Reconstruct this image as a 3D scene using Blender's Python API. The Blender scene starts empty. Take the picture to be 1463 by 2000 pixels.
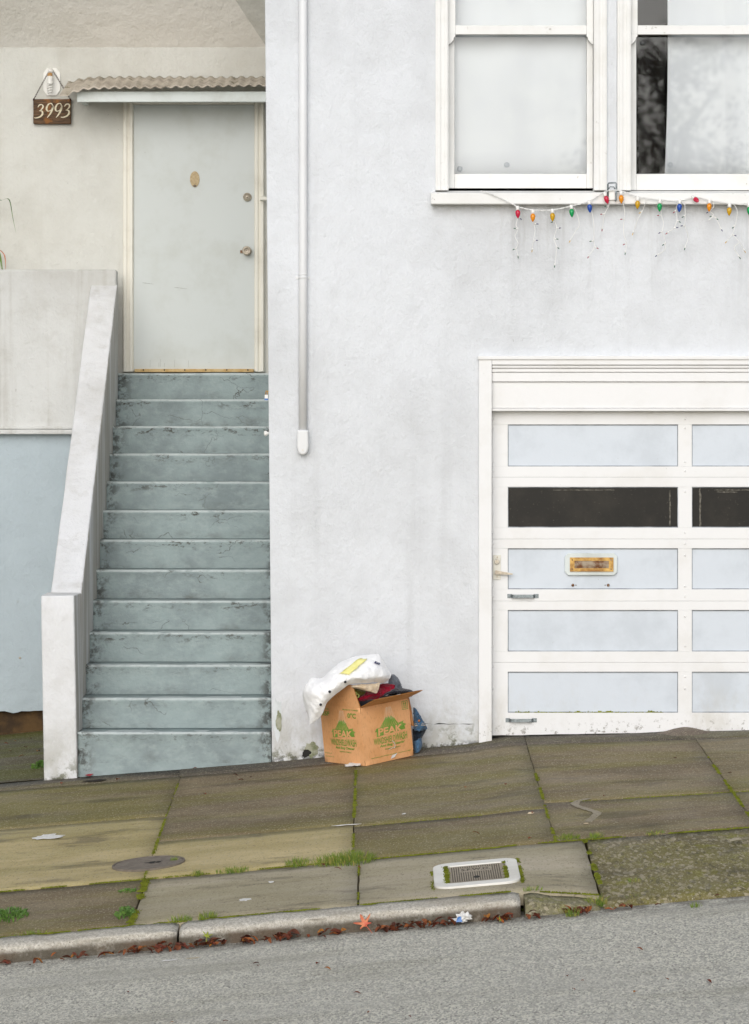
import bpy, bmesh, math, random
from mathutils import Vector, noise, Matrix
rnd = random.Random(7)
SC = bpy.context.scene
COL = SC.collection

# ------------------------------------------------------------------ camera, sky, sun, exposure
F, D, EYE, PX, PY = 6300.0, 21.0, 1.95, 731.5, 900.0       # survey of the photograph: focal length in its pixels, distance, eye height
cam_d = bpy.data.cameras.new('camera'); cam = bpy.data.objects.new('camera', cam_d); COL.objects.link(cam)
cam.location = (0, -D, EYE); cam.rotation_euler = (math.radians(90), 0, 0)
cam_d.sensor_fit = 'HORIZONTAL'; cam_d.sensor_width = 36; cam_d.lens = F/1463*36
cam_d.shift_y = -(1000-PY)/1463; cam_d.clip_start = .5; cam_d.clip_end = 600
SC.camera = cam
SUN_EL, SUN_AZ = math.radians(25), math.radians(188)        # azimuth clockwise from +Y
w = bpy.data.worlds.new('World'); SC.world = w; w.use_nodes = True
wn = w.node_tree; bg = wn.nodes['Background']
sky = wn.nodes.new('ShaderNodeTexSky'); sky.sky_type = 'NISHITA'; sky.sun_disc = False
sky.sun_elevation = SUN_EL; sky.sun_rotation = SUN_AZ; sky.air_density = 1.0; sky.dust_density = 2.0; sky.ozone_density = 3.0
hs = wn.nodes.new('ShaderNodeHueSaturation'); hs.inputs['Saturation'].default_value = .44
wn.links.new(sky.outputs[0], hs.inputs['Color']); wn.links.new(hs.outputs[0], bg.inputs[0]); bg.inputs[1].default_value = .13
sl = bpy.data.lights.new('sun', 'SUN'); sl.energy = 1.5; sl.angle = math.radians(60); sl.color = (1, .972, .935)
so = bpy.data.objects.new('sun', sl); COL.objects.link(so); so.location = (-4, -20, 22)
sd = Vector((math.sin(SUN_AZ)*math.cos(SUN_EL), math.cos(SUN_AZ)*math.cos(SUN_EL), math.sin(SUN_EL)))
so.rotation_euler = sd.to_track_quat('Z', 'Y').to_euler()
SC.view_settings.view_transform = 'Standard'; SC.view_settings.look = 'None'
SC.view_settings.gamma = 1; SC.view_settings.use_curve_mapping = False
SC.view_settings.exposure = 0.02
SC.cycles.max_bounces = 8; SC.cycles.transparent_max_bounces = 12; SC.cycles.caustics_reflective = False; SC.cycles.caustics_refractive = False

# ------------------------------------------------------------------ survey helpers
def W(px, py, Y):
    k = (D+Y)/F
    return Vector(((px-PX)*k, Y, EYE-(py-PY)*k))
def lerp_tab(tab, x):
    if x <= tab[0][0]: a, b = tab[0], tab[1]
    elif x >= tab[-1][0]: a, b = tab[-2], tab[-1]
    else:
        for i in range(len(tab)-1):
            if tab[i][0] <= x <= tab[i+1][0]: a, b = tab[i], tab[i+1]; break
    return a[1]+(b[1]-a[1])*(x-a[0])/(b[0]-a[0])
Z0 = [(-8, -.63), (-2.14, -.125), (-.68, -.012), (.66, .112), (.80, .145), (2.44, .19), (3.3, .25), (8, .64)]
KY = -4.8                                                   # back edge of the kerb
def zroad(x, y=-5): return -.368+.0888*x-.004*min(0, y+5)*0
def zg(x, y):
    if y > 0: return lerp_tab(Z0, x)+.025*y
    if y >= KY:
        a = lerp_tab(Z0, x); b = -.277+.0905*x; t = y/KY
        return a+(b-a)*t
    return zroad(x, y)
def G(px, py):
    lo, hi = -14.0, 5.0
    f = lambda Y: W(px, py, Y).z-zg(W(px, py, Y).x, Y)
    for _ in range(50):
        m = (lo+hi)/2
        if f(m) > 0: lo = m          # ray is above the ground on the near side
        else: hi = m
    p = W(px, py, lo); return Vector((p.x, p.y, zg(p.x, p.y)))

# ------------------------------------------------------------------ materials
def lin(c):
    if isinstance(c, str): c = [int(c[i:i+2], 16)/255 for i in (1, 3, 5)]; return tuple((v/12.92 if v <= .04045 else ((v+.055)/1.055)**2.4) for v in c)+(1,)
    return tuple(c)+(1,) if len(c) == 3 else tuple(c)
class NT:
    def __init__(s, name):
        s.m = bpy.data.materials.new(name); s.m.use_nodes = True; s.t = s.m.node_tree; s.b = s.t.nodes['Principled BSDF']
        s.pos = s.n('ShaderNodeNewGeometry').outputs['Position']
    def n(s, typ, **kw):
        o = s.t.nodes.new(typ)
        for k, v in kw.items():
            if hasattr(o, k): setattr(o, k, v)
            else: s.set(o.inputs[k], v)
        return o
    def set(s, inp, v):
        if hasattr(v, 'is_output') or isinstance(v, bpy.types.NodeSocket): s.t.links.new(v, inp)
        else: inp.default_value = v
    def math(s, op, a, b=0.0, c=None):
        o = s.t.nodes.new('ShaderNodeMath'); o.operation = op; s.set(o.inputs[0], a); s.set(o.inputs[1], b)
        if c is not None: s.set(o.inputs[2], c)
        return o.outputs[0]
    def ramp(s, v, lo, hi, a=0.0, b=1.0):
        o = s.t.nodes.new('ShaderNodeMapRange'); s.set(o.inputs[0], v); o.inputs[1].default_value = lo; o.inputs[2].default_value = hi
        o.inputs[3].default_value = a; o.inputs[4].default_value = b; o.interpolation_type = 'SMOOTHSTEP'; return o.outputs[0]
    def vec(s, stretch=(1, 1, 1), off=(0, 0, 0)):
        o = s.t.nodes.new('ShaderNodeMapping'); s.set(o.inputs[0], s.pos); o.inputs['Scale'].default_value = stretch; o.inputs['Location'].default_value = off; return o.outputs[0]
    def noise(s, scale, detail=4, rough=.55, stretch=(1, 1, 1), off=(0, 0, 0), dist=0.0):
        o = s.t.nodes.new('ShaderNodeTexNoise'); s.set(o.inputs['Vector'], s.vec(stretch, off)); o.inputs['Scale'].default_value = scale
        o.inputs['Detail'].default_value = detail; o.inputs['Roughness'].default_value = rough; o.inputs['Distortion'].default_value = dist; return o.outputs['Fac']
    def voro(s, scale, feature='F1', out='Distance', stretch=(1, 1, 1)):
        o = s.t.nodes.new('ShaderNodeTexVoronoi'); o.feature = feature; s.set(o.inputs['Vector'], s.vec(stretch)); o.inputs['Scale'].default_value = scale; return o.outputs[out]
    def mix(s, f, a, b, mode='MIX'):
        o = s.t.nodes.new('ShaderNodeMix'); o.data_type = 'RGBA'; o.blend_type = mode; s.set(o.inputs['Factor'], f)
        s.set(o.inputs['A'] if False else o.inputs[6], a if isinstance(a, bpy.types.NodeSocket) else lin(a)); s.set(o.inputs[7], b if isinstance(b, bpy.types.NodeSocket) else lin(b)); return o.outputs[2]
    def xyz(s):
        o = s.t.nodes.new('ShaderNodeSeparateXYZ'); s.set(o.inputs[0], s.pos); return o.outputs
    def bump(s, h, strength, dist, prev=None):
        o = s.t.nodes.new('ShaderNodeBump'); s.set(o.inputs['Height'], h); o.inputs['Strength'].default_value = strength; o.inputs['Distance'].default_value = dist
        if prev is not None: s.set(o.inputs['Normal'], prev)
        return o.outputs[0]
    def done(s, col, rough=.7, nrm=None, metal=0.0, spec=.5):
        s.set(s.b.inputs['Base Color'], col if isinstance(col, bpy.types.NodeSocket) else lin(col)); s.set(s.b.inputs['Roughness'], rough)
        s.b.inputs['Metallic'].default_value = metal; s.b.inputs['Specular IOR Level'].default_value = spec
        if nrm is not None: s.set(s.b.inputs['Normal'], nrm)
        return s.m
def simple(name, col, rough=.6, metal=0.0, var=None, scale=20, bump=0.0, bscale=60, spec=.5):
    n = NT(name); c = lin(col); nr = None
    if var: c = n.mix(n.ramp(n.noise(scale, 4, .6), .35, .68), col, var)
    if bump: nr = n.bump(n.noise(bscale, 4, .6), .6, bump)
    return n.done(c, rough, nr, metal, spec)

def m_stucco(name, base, dark, warm=None, basegrime=True, streak=True, sk=.34, side=False, drips=False):
    n = NT(name); x, y, z = n.xyz()
    blot = n.ramp(n.noise(.9, 5, .62, (1, 1, .8), (3, 1, 2)), .40, .70)
    c = n.mix(n.math('MULTIPLY', blot, .55), base, dark)
    sm = n.ramp(n.noise(5.5, 5, .65, off=(8, 2, 5)), .46, .74)
    c = n.mix(n.math('MULTIPLY', sm, .26), c, dark)
    if streak:
        st = n.ramp(n.noise(3.2, 5, .6, (2.2, 2.2, .10)), .52, .78); c = n.mix(n.math('MULTIPLY', st, sk), c, dark)
    if side:                                                  # darker streaks down the flank facing the stairs
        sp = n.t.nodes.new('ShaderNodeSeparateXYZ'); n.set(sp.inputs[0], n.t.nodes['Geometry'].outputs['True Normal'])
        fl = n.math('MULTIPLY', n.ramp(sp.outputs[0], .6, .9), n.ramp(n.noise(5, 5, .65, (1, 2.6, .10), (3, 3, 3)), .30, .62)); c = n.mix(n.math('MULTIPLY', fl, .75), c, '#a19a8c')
    if warm:
        c = n.mix(n.math('MULTIPLY', n.ramp(n.noise(.55, 3, .5, off=(1, 7, 3)), .42, .66), .5), c, warm)
    pit = n.ramp(n.noise(38, 3, .6, (1, 1, .6)), .66, .74); pitm = n.ramp(n.noise(1.7, 3, .6, off=(5, 5, 9)), .5, .68)
    c = n.mix(n.math('MULTIPLY', n.math('MULTIPLY', pit, pitm), .45), c, '#8f8c85')
    if drips:
        under = n.math('MULTIPLY', n.math('MULTIPLY', n.ramp(z, 2.75, 3.62), n.ramp(z, 3.66, 3.68, 1, 0)), n.math('MULTIPLY', n.ramp(x, .30, .45), n.ramp(x, 2.65, 2.8, 1, 0)))
        dr = n.ramp(n.noise(6, 5, .7, (1.6, 1, .12), (2, 5, 1)), .50, .72); c = n.mix(n.math('MULTIPLY', n.math('MULTIPLY', under, dr), .45), c, '#a9a8a4')
        sm2 = n.math('MULTIPLY', n.math('MULTIPLY', n.ramp(z, 3.52, 3.62), n.ramp(z, 3.66, 3.68, 1, 0)), n.math('MULTIPLY', n.ramp(x, .36, .40), n.ramp(n.noise(8, 5, .7), .35, .65))); c = n.mix(n.math('MULTIPLY', sm2, .4), c, '#96928a')
    if basegrime:
        h = n.math('SUBTRACT', z, n.math('MULTIPLY_ADD', x, .088, .045))
        low = n.ramp(h, .02, .55, 1, 0)
        g1 = n.math('MULTIPLY', low, n.ramp(n.noise(4.5, 6, .7, (1, 1, .7)), .40, .66)); c = n.mix(n.math('MULTIPLY', g1, .75), c, '#b4b2a8')
        vlow = n.ramp(h, .0, .20, 1, 0)
        g2 = n.math('MULTIPLY', vlow, n.ramp(n.noise(9, 6, .72, off=(2, 0, 1)), .52, .60)); c = n.mix(n.math('MULTIPLY', g2, .85), c, '#6f7059')
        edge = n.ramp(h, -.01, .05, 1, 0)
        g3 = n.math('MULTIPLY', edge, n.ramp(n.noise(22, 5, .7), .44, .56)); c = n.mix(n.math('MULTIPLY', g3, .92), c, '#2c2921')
    b1 = n.bump(n.noise(9, 5, .6, (1, 1, .7)), .45, .04); b2 = n.bump(n.noise(42, 5, .7, (1, 1, .75)), .6, .010, b1)
    b3 = n.bump(n.noise(1.6, 2, .5, off=(4, 4, 4)), .35, .06, b2)
    return n.done(c, .85, b3, spec=.25)
def m_paint(name, base, dirt='#a79f8c', amt=.25, chips=None, rough=.45, foot=False):
    n = NT(name)
    c = n.mix(n.math('MULTIPLY', n.ramp(n.noise(3.0, 5, .65, off=(6, 1, 2)), .44, .72), amt), base, dirt)
    sp = n.math('MULTIPLY', n.ramp(n.noise(70, 3, .6), .70, .76), n.ramp(n.noise(5, 3, .6, off=(3, 3, 3)), .52, .66)); c = n.mix(n.math('MULTIPLY', sp, .6), c, '#6b6353')
    if chips:
        ch = n.math('MULTIPLY', n.ramp(n.noise(24, 5, .7), .63, .66), n.ramp(n.noise(2.2, 3, .6), .5, .62)); c = n.mix(n.math('MULTIPLY', ch, .8), c, chips)
    if foot:
        x, y, z = n.xyz(); h = n.math('SUBTRACT', z, n.math('MULTIPLY_ADD', x, .03, .10))
        lo = n.ramp(h, .0, .15, 1, 0); c = n.mix(n.math('MULTIPLY', n.math('MULTIPLY', lo, n.ramp(n.noise(30, 5, .75), .56, .62)), .85), c, '#6a6354')
        c = n.mix(n.math('MULTIPLY', n.math('MULTIPLY', n.ramp(h, .0, .5, 1, 0), n.ramp(n.noise(4, 5, .7, (1, 1, .5)), .45, .7)), .4), c, '#b9b3a4')
    b = n.bump(n.noise(7, 4, .6, (1, 1, 1)), .22, .012); b = n.bump(n.noise(90, 3, .6), .2, .002, b)
    return n.done(c, rough, b, spec=.35)

M = {}
M['wall'] = m_stucco('stucco_wall', '#e0e3e7', '#c3c5c7', drips=True)
M['entry'] = m_stucco('stucco_entry', '#dadad4', '#c0bdb3', basegrime=False)
M['ceil'] = m_stucco('stucco_ceiling', '#efece5', '#dedad0', basegrime=False, streak=False)
M['parapet'] = m_stucco('stucco_parapet', '#d3d4d2', '#a8a49a', basegrime=False, sk=.6)
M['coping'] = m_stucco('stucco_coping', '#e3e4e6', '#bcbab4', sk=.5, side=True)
M['bluewall'] = m_stucco('painted_lower_wall', '#b4c0c6', '#a4afb5', basegrime=False, streak=False)
M['cream'] = m_paint('cream_paint', '#e6e3d8', amt=.35)
M['white'] = m_paint('white_paint', '#ebebe9', '#cdc9be', amt=.30, chips='#8d8373')
M['gwhite'] = m_paint('garage_white', '#ebebeb', '#d5d2ca', amt=.3, foot=True)
M['panel'] = m_paint('panel_blue', '#d3dae2', '#bcc3ca', amt=.5, foot=True)
M['door'] = m_paint('door_paint', '#cbd0ce', '#b7bab2', amt=.4)
M['fascia'] = m_paint('fascia_paint', '#d9e0de', '#a9aaa0', amt=.45)
M['pipe'] = m_paint('pipe_paint', '#e4e5e6', '#cfcecb', amt=.2)
def m_steps():
    n = NT('step_paint'); x, y, z = n.xyz()
    zok = n.ramp(z, -.012, -.004)
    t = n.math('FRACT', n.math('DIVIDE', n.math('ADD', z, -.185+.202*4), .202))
    c = n.mix(n.ramp(n.noise(2.5, 5, .65), .38, .68), '#9aa8a8', '#869293')
    c = n.mix(n.math('MULTIPLY', n.ramp(n.noise(11, 4, .65, (1, 1, 1.6)), .45, .72), .45), c, '#a9b5b4')
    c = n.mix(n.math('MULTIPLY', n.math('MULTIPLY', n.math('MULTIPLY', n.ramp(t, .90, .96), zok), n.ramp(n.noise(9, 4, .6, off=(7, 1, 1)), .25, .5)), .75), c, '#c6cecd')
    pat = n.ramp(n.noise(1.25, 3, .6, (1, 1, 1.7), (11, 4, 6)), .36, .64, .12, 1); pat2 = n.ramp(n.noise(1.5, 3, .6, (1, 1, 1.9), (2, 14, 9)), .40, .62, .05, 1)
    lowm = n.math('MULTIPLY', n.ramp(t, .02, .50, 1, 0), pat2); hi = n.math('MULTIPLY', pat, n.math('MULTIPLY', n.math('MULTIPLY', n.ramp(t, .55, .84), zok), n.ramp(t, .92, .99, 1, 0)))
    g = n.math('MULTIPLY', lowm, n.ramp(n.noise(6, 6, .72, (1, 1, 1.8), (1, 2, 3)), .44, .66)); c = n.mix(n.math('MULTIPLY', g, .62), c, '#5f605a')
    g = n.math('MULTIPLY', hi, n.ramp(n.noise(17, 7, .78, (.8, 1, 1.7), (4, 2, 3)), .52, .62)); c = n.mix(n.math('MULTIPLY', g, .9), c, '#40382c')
    # grime gathered by the two flanking walls
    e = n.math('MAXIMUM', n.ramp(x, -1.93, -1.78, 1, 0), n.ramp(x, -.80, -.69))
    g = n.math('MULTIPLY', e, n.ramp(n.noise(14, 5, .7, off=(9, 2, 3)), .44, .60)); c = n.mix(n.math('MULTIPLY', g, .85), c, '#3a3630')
    # hairline cracks
    wob = n.t.nodes.new('ShaderNodeTexNoise'); n.set(wob.inputs['Vector'], n.pos); wob.inputs['Scale'].default_value = 6; wob.inputs['Detail'].default_value = 5
    va = n.t.nodes.new('ShaderNodeVectorMath'); va.operation = 'MULTIPLY_ADD'; n.set(va.inputs[0], wob.outputs['Color']); va.inputs[1].default_value = (.28, .28, .28); n.set(va.inputs[2], n.vec((.7, 1, 1.6)))
    vo = n.t.nodes.new('ShaderNodeTexVoronoi'); vo.feature = 'DISTANCE_TO_EDGE'; vo.inputs['Scale'].default_value = 2.6; n.set(vo.inputs['Vector'], va.outputs[0])
    cr = n.ramp(vo.outputs['Distance'], .0, .009, 1, 0); cm = n.ramp(n.noise(2.3, 3, .6, off=(4, 4, 4)), .53, .62)
    o = n.t.nodes
    c = n.mix(n.math('MULTIPLY', n.math('MULTIPLY', cr, cm), .8), c, '#4a463d')
    b = n.bump(n.noise(10, 5, .65), .5, .02); b = n.bump(n.noise(48, 4, .65), .45, .006, b)
    return n.done(c, .72, b, spec=.3)
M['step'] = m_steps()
def m_concrete(name, a, b_, moss=.5, speck=.5, aggregate=False, off=0.0, mossc='#77722f'):
    n = NT(name)
    c = n.mix(n.ramp(n.noise(1.6, 6, .65, (.6, 1.4, 1), (off, off*2, 0)), .36, .68), a, b_)
    c = n.mix(n.math('MULTIPLY', n.ramp(n.noise(14, 4, .7, off=(off, 3, 1)), .42, .7), .5), c, b_)
    ms = n.math('MULTIPLY', n.ramp(n.noise(1.3, 5, .62, (.38, 1.9, 1), (off+4, off+1, 0)), .42, .62), moss)
    c = n.mix(ms, c, mossc)
    if aggregate:
        v = n.t.nodes.new('ShaderNodeTexVoronoi'); n.set(v.inputs['Vector'], n.vec((1, .4, 1))); v.inputs['Scale'].default_value = 62
        sep = n.t.nodes.new('ShaderNodeSeparateColor'); n.set(sep.inputs[0], v.outputs['Color'])
        c = n.mix(n.math('MULTIPLY', n.ramp(sep.outputs[0], .62, .95), .75), c, '#a59c86')
        c = n.mix(n.math('MULTIPLY', n.ramp(sep.outputs[1], .70, .98), .6), c, '#4a4534')
        c = n.mix(n.math('MULTIPLY', n.ramp(n.noise(7, 5, .7, off=(2, 9, 1)), .52, .66), .75), c, '#7c7a26')
    fine = n.ramp(n.noise(95, 3, .75, (1, .4, 1), (off, 0, 0)), .52, .68); c = n.mix(n.math('MULTIPLY', fine, .6), c, '#b5ac94')
    fd = n.ramp(n.noise(80, 3, .75, (1, .4, 1), (off+3, 5, 0)), .54, .70); c = n.mix(n.math('MULTIPLY', fd, .5), c, '#3c362b')
    sp = n.ramp(n.voro(24, stretch=(1, .45, 1)), .07, .12, 1, 0); spm = n.ramp(n.noise(31, 2, .5), .5, .6)
    c = n.mix(n.math('MULTIPLY', n.math('MULTIPLY', sp, spm), speck), c, '#c9c4b4')
    dk = n.math('MULTIPLY', n.ramp(n.noise(3.2, 5, .7, (.5, 1.3, 1), (off+9, 2, 2)), .54, .70), .5); c = n.mix(dk, c, '#3f3a30')
    b = n.bump(n.noise(70 if not aggregate else 45, 4, .7), .5, .005 if not aggregate else .012); b = n.bump(n.noise(3, 3, .5), .4, .03, b)
    return n.done(c, n.ramp(n.noise(2.1, 4, .6, off=(5, off, 5)), .35, .65, .62, .85), b, spec=.35)
M['c_dark'] = m_concrete('concrete_dark', '#877a5c', '#6b5f46', .58, off=1.0)
M['c_dark2'] = m_concrete('concrete_dark_brown', '#88795f', '#6c5e48', .5, off=7.0)
M['c_light'] = m_concrete('concrete_light', '#c9b88c', '#b0a072', .35, off=3.0)
M['c_grey'] = m_concrete('concrete_grey', '#bbb19c', '#a59b84', .22, off=5.0)
M['c_agg'] = m_concrete('concrete_aggregate', '#7a7052', '#645b40', .55, .8, True, off=2.0)
M['c_spill'] = m_concrete('dried_spill', '#a09684', '#8c8371', .1, off=12.0)
M['c_mortar'] = m_concrete('mortar', '#83766a', '#6f6358', .1, off=9.0)
M['c_wallfoot'] = m_concrete('concrete_wallfoot', '#5f584f', '#4a443c', .30, off=6.0)
M['c_recess'] = m_concrete('concrete_recess', '#5c5540', '#464130', .85, off=8.0, mossc='#56591f')
def m_asphalt():
    n = NT('asphalt')
    v = n.t.nodes.new('ShaderNodeTexVoronoi'); n.set(v.inputs['Vector'], n.vec((1, .36, 1))); v.inputs['Scale'].default_value = 125
    sep = n.t.nodes.new('ShaderNodeSeparateColor'); n.set(sep.inputs[0], v.outputs['Color'])
    c = n.mix(n.ramp(sep.outputs[0], .15, .95), '#b3b0a5', '#e2decf')
    c = n.mix(n.math('MULTIPLY', n.ramp(sep.outputs[1], .80, 1), .5), c, '#e6e3d8')
    c = n.mix(n.math('MULTIPLY', n.ramp(sep.outputs[2], .76, 1), .6), c, '#6c6a63')
    c = n.mix(n.math('MULTIPLY', n.ramp(n.noise(.9, 5, .6, (.5, 1.6, 1)), .42, .68), .45), c, '#bdbab0')
    c = n.mix(n.math('MULTIPLY', n.ramp(n.noise(1.4, 5, .65, (.4, 1.6, 1), (7, 7, 0)), .50, .74), .45), c, '#85806a')
    x, y, z = n.xyz()
    gut = n.math('MULTIPLY', n.ramp(y, -5.35, -4.98), n.ramp(n.noise(5, 5, .7), .30, .62)); c = n.mix(n.math('MULTIPLY', gut, .75), c, '#4d4740')
    b = n.bump(n.voro(125, stretch=(1, .36, 1)), .8, .006); b = n.bump(n.noise(160, 3, .7), .4, .003, b)
    return n.done(c, .8, b, spec=.35)
M['asphalt'] = m_asphalt()
def m_granite():
    n = NT('granite_kerb'); x, y, z = n.xyz()
    c = n.mix(n.ramp(n.noise(75, 4, .75, (1, .5, 1)), .36, .66), '#b0aa9d', '#d8d3c8')
    c = n.mix(n.math('MULTIPLY', n.ramp(n.noise(130, 2, .6), .60, .68), .7), c, '#55504a')
    c = n.mix(n.math('MULTIPLY', n.ramp(n.noise(3, 4, .6), .45, .7), .5), c, '#9a8f7c')
    sn = n.t.nodes.new('ShaderNodeSeparateXYZ'); n.set(sn.inputs[0], n.t.nodes['Geometry'].outputs['True Normal'])
    face = n.ramp(n.math('SUBTRACT', z, n.math('MULTIPLY', x, .0905)), -.338, -.306, 1, 0)
    g = n.math('MULTIPLY', face, n.ramp(n.noise(7, 5, .7, off=(3, 1, 1)), .18, .50)); c = n.mix(n.math('MULTIPLY', g, .9), c, '#4d4538')
    g = n.math('MULTIPLY', n.ramp(n.math('SUBTRACT', z, n.math('MULTIPLY', x, .0905)), -.345, -.300, 1, 0), n.ramp(n.noise(2.2, 4, .6, off=(0, 6, 0)), .5, .66)); c = n.mix(n.math('MULTIPLY', g, .35), c, '#6f4f36')
    b = n.bump(n.noise(20, 5, .7), .6, .02); b = n.bump(n.noise(110, 3, .7), .5, .004, b)
    return n.done(c, .8, b, spec=.3)
M['granite'] = m_granite()
M['kerb_mossy'] = m_concrete('kerb_mossy', '#858068', '#6c6850', .5, .7, True, off=11.0)
M['dirt'] = simple('soil', '#37301f', .95, var='#4b4124', scale=12, bump=.01, bscale=50)
M['ground'] = simple('far_ground', '#6d6a60', .95, var='#57554a', scale=.6)
M['moss'] = simple('moss', '#8d9434', .95, var='#6a7026', scale=18, bump=.006, bscale=140, spec=.1)
def m_rand(name, cols, rough=.7, spec=.3):
    n = NT(name); oi = n.t.nodes.new('ShaderNodeObjectInfo'); r = n.t.nodes.new('ShaderNodeValToRGB'); r.color_ramp.interpolation = 'CONSTANT'
    el = r.color_ramp.elements
    while len(el) < len(cols): el.new(.5)
    for i, c in enumerate(cols): el[i].position = i/len(cols); el[i].color = lin(c)
    n.set(r.inputs[0], oi.outputs['Random'])
    c = n.mix(n.math('ADD', n.math('MULTIPLY', n.ramp(n.noise(90, 3, .6), .4, .7), .45), .2), r.outputs[0], '#3f2a1e')
    return n.done(c, rough, None, spec=spec)
M['leaf'] = m_rand('dry_leaf', ['#6d3320', '#8a4426', '#9b5a35', '#5c2d1e', '#a8602f', '#7a3b2b', '#6b3a28', '#b5752f', '#83492e'])
def m_grass():
    n = NT('grass_blades'); v = n.ramp(n.noise(40, 2, .5), .35, .65)
    c = n.mix(v, '#7c8d35', '#5f7730'); c = n.mix(n.math('MULTIPLY', n.ramp(n.noise(23, 2, .5, off=(3, 3, 3)), .55, .65), .8), c, '#a99c58')
    return n.done(c, .6, spec=.3)
M['grass'] = m_grass()
M['weed'] = simple('weed_leaf', '#47692a', .6, var='#66883a', scale=35)
M['blade'] = simple('plant_blade', '#74964a', .5, var='#3f5a2c', scale=14)
M['deadblade'] = simple('plant_dead_blade', '#c07a5a', .6)
M['dark'] = simple('dark_interior', '#262320', .95)
M['brownbase'] = simple('rotten_brown_board', '#5b4426', .9, var='#3a2b1a', scale=9, bump=.008, bscale=40)
M['blackgap'] = simple('flat_black', '#1f1d1b', .8)
def m_glass(name, ior=1.5, tint=(1, 1, 1), wav=.0, boost=1.0):
    m = bpy.data.materials.new(name); m.use_nodes = True; t = m.node_tree; t.nodes.clear()
    o = t.nodes.new('ShaderNodeOutputMaterial'); mx = t.nodes.new('ShaderNodeMixShader'); tr = t.nodes.new('ShaderNodeBsdfTransparent'); gl = t.nodes.new('ShaderNodeBsdfGlossy'); fr = t.nodes.new('ShaderNodeFresnel')
    fr.inputs[0].default_value = ior; tr.inputs[0].default_value = tint+(1,); gl.inputs['Roughness'].default_value = .02
    if wav:
        g = t.nodes.new('ShaderNodeNewGeometry'); nz = t.nodes.new('ShaderNodeTexNoise'); nz.inputs['Scale'].default_value = 9; nz.inputs['Detail'].default_value = 3; b = t.nodes.new('ShaderNodeBump'); b.inputs['Distance'].default_value = wav; b.inputs['Strength'].default_value = .5
        t.links.new(g.outputs['Position'], nz.inputs['Vector']); t.links.new(nz.outputs[0], b.inputs['Height']); t.links.new(b.outputs[0], gl.inputs['Normal'])
    t.links.new(fr.outputs[0], mx.inputs[0]); t.links.new(tr.outputs[0], mx.inputs[1]); t.links.new(gl.outputs[0], mx.inputs[2]); t.links.new(mx.outputs[0], o.inputs[0]); return m
M['glass'] = m_glass('window_glass', 1.38, (.97, .98, .98))
def m_garageglass():
    n = NT('grimy_glass')
    c = n.mix(n.ramp(n.noise(4, 5, .65), .4, .7), '#1c1a16', '#2a2721'); c = n.mix(n.math('MULTIPLY', n.ramp(n.noise(60, 3, .7), .64, .72), .5), c, '#5b564b')
    return n.done(c, .35, n.bump(n.noise(30, 3, .6), .1, .003), spec=.22)
M['cup'] = m_glass('clear_plastic', 1.5, (.88, .89, .90))
M['gglass'] = m_garageglass()
M['smear'] = simple('old_putty_smear', '#77736a', .9, var='#3b382f', scale=60)
M['curtain'] = simple('white_curtain', '#eff1f4', .9, var='#e7e9ee', scale=3)
M['nickel'] = simple('brushed_nickel', '#c9beab', .35, .35, var='#a5998a', scale=40)
M['steel'] = simple('galvanised_steel', '#8f979a', .45, .7, var='#6d7476', scale=60)
M['brass'] = simple('worn_brass', '#cfa75c', .45, .3, var='#94682f', scale=16, bump=.003, bscale=90)
M['scuff'] = simple('grey_scuff', '#9a9c98', .8)
M['rust'] = simple('rust', '#6f4526', .8, var='#a89a86', scale=26)
M['palebrass'] = simple('tarnished_brass', '#b9a684', .55, .2, var='#9c8760', scale=60)
M['groove_grey'] = simple('groove_shade', '#767b82', .9, var='#a3a8ae', scale=8)  # grey painted for the shadow line round the garage panels
def m_wood():
    n = NT('dark_sign_wood'); g = n.noise(7, 6, .7, (1.5, 1, 16)); c = n.mix(n.ramp(g, .34, .66), '#3a2818', '#70543a')
    c = n.mix(n.math('MULTIPLY', n.ramp(n.noise(9, 3, .6, off=(1, 1, 4)), .56, .68), .7), c, '#99632c')
    return n.done(c, .6, n.bump(g, .5, .006), spec=.3)
M['wood'] = m_wood()
M['oldwood'] = simple('raw_threshold_wood', '#cbb183', .7, var='#b8955c', scale=20)
M['chain'] = simple('rusty_chain', '#3e2b26', .6, .5)
M['digit'] = simple('painted_digit', '#e6ddc4', .6, var='#c9bd9c', scale=60)
M['ceramic'] = simple('white_plastic', '#ecebe7', .35)
M['socket'] = simple('lamp_socket_rust', '#b58a55', .6)
def m_corr():
    n = NT('corrugated_sheet'); c = n.mix(n.ramp(n.noise(5, 5, .65), .4, .68), '#c8bfb2', '#aaa093')
    c = n.mix(n.math('MULTIPLY', n.ramp(n.noise(11, 5, .7, off=(2, 2, 2)), .54, .66), .7), c, '#5e5b30')
    return n.done(c, .75, n.bump(n.noise(50, 3, .6), .4, .004), spec=.3)
M['corr'] = m_corr()
def m_card(name, a, b_):
    n = NT(name); c = n.mix(n.ramp(n.noise(5, 5, .6), .4, .68), a, b_)
    c = n.mix(n.math('MULTIPLY', n.ramp(n.noise(90, 3, .65, (1, 1, .4)), .5, .72), .25), c, '#8a5a2c')
    return n.done(c, .75, n.bump(n.noise(14, 3, .5), .25, .01), spec=.25)
M['card'] = m_card('cardboard', '#e4ac7a', '#d99f69'); M['cardin'] = m_card('cardboard_inside', '#a5703c', '#94622f')
M['print'] = simple('green_print', '#6c9434', .75, var='#84a048', scale=25)
M['printw'] = simple('pale_print', '#ecd9b8', .75)
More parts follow.
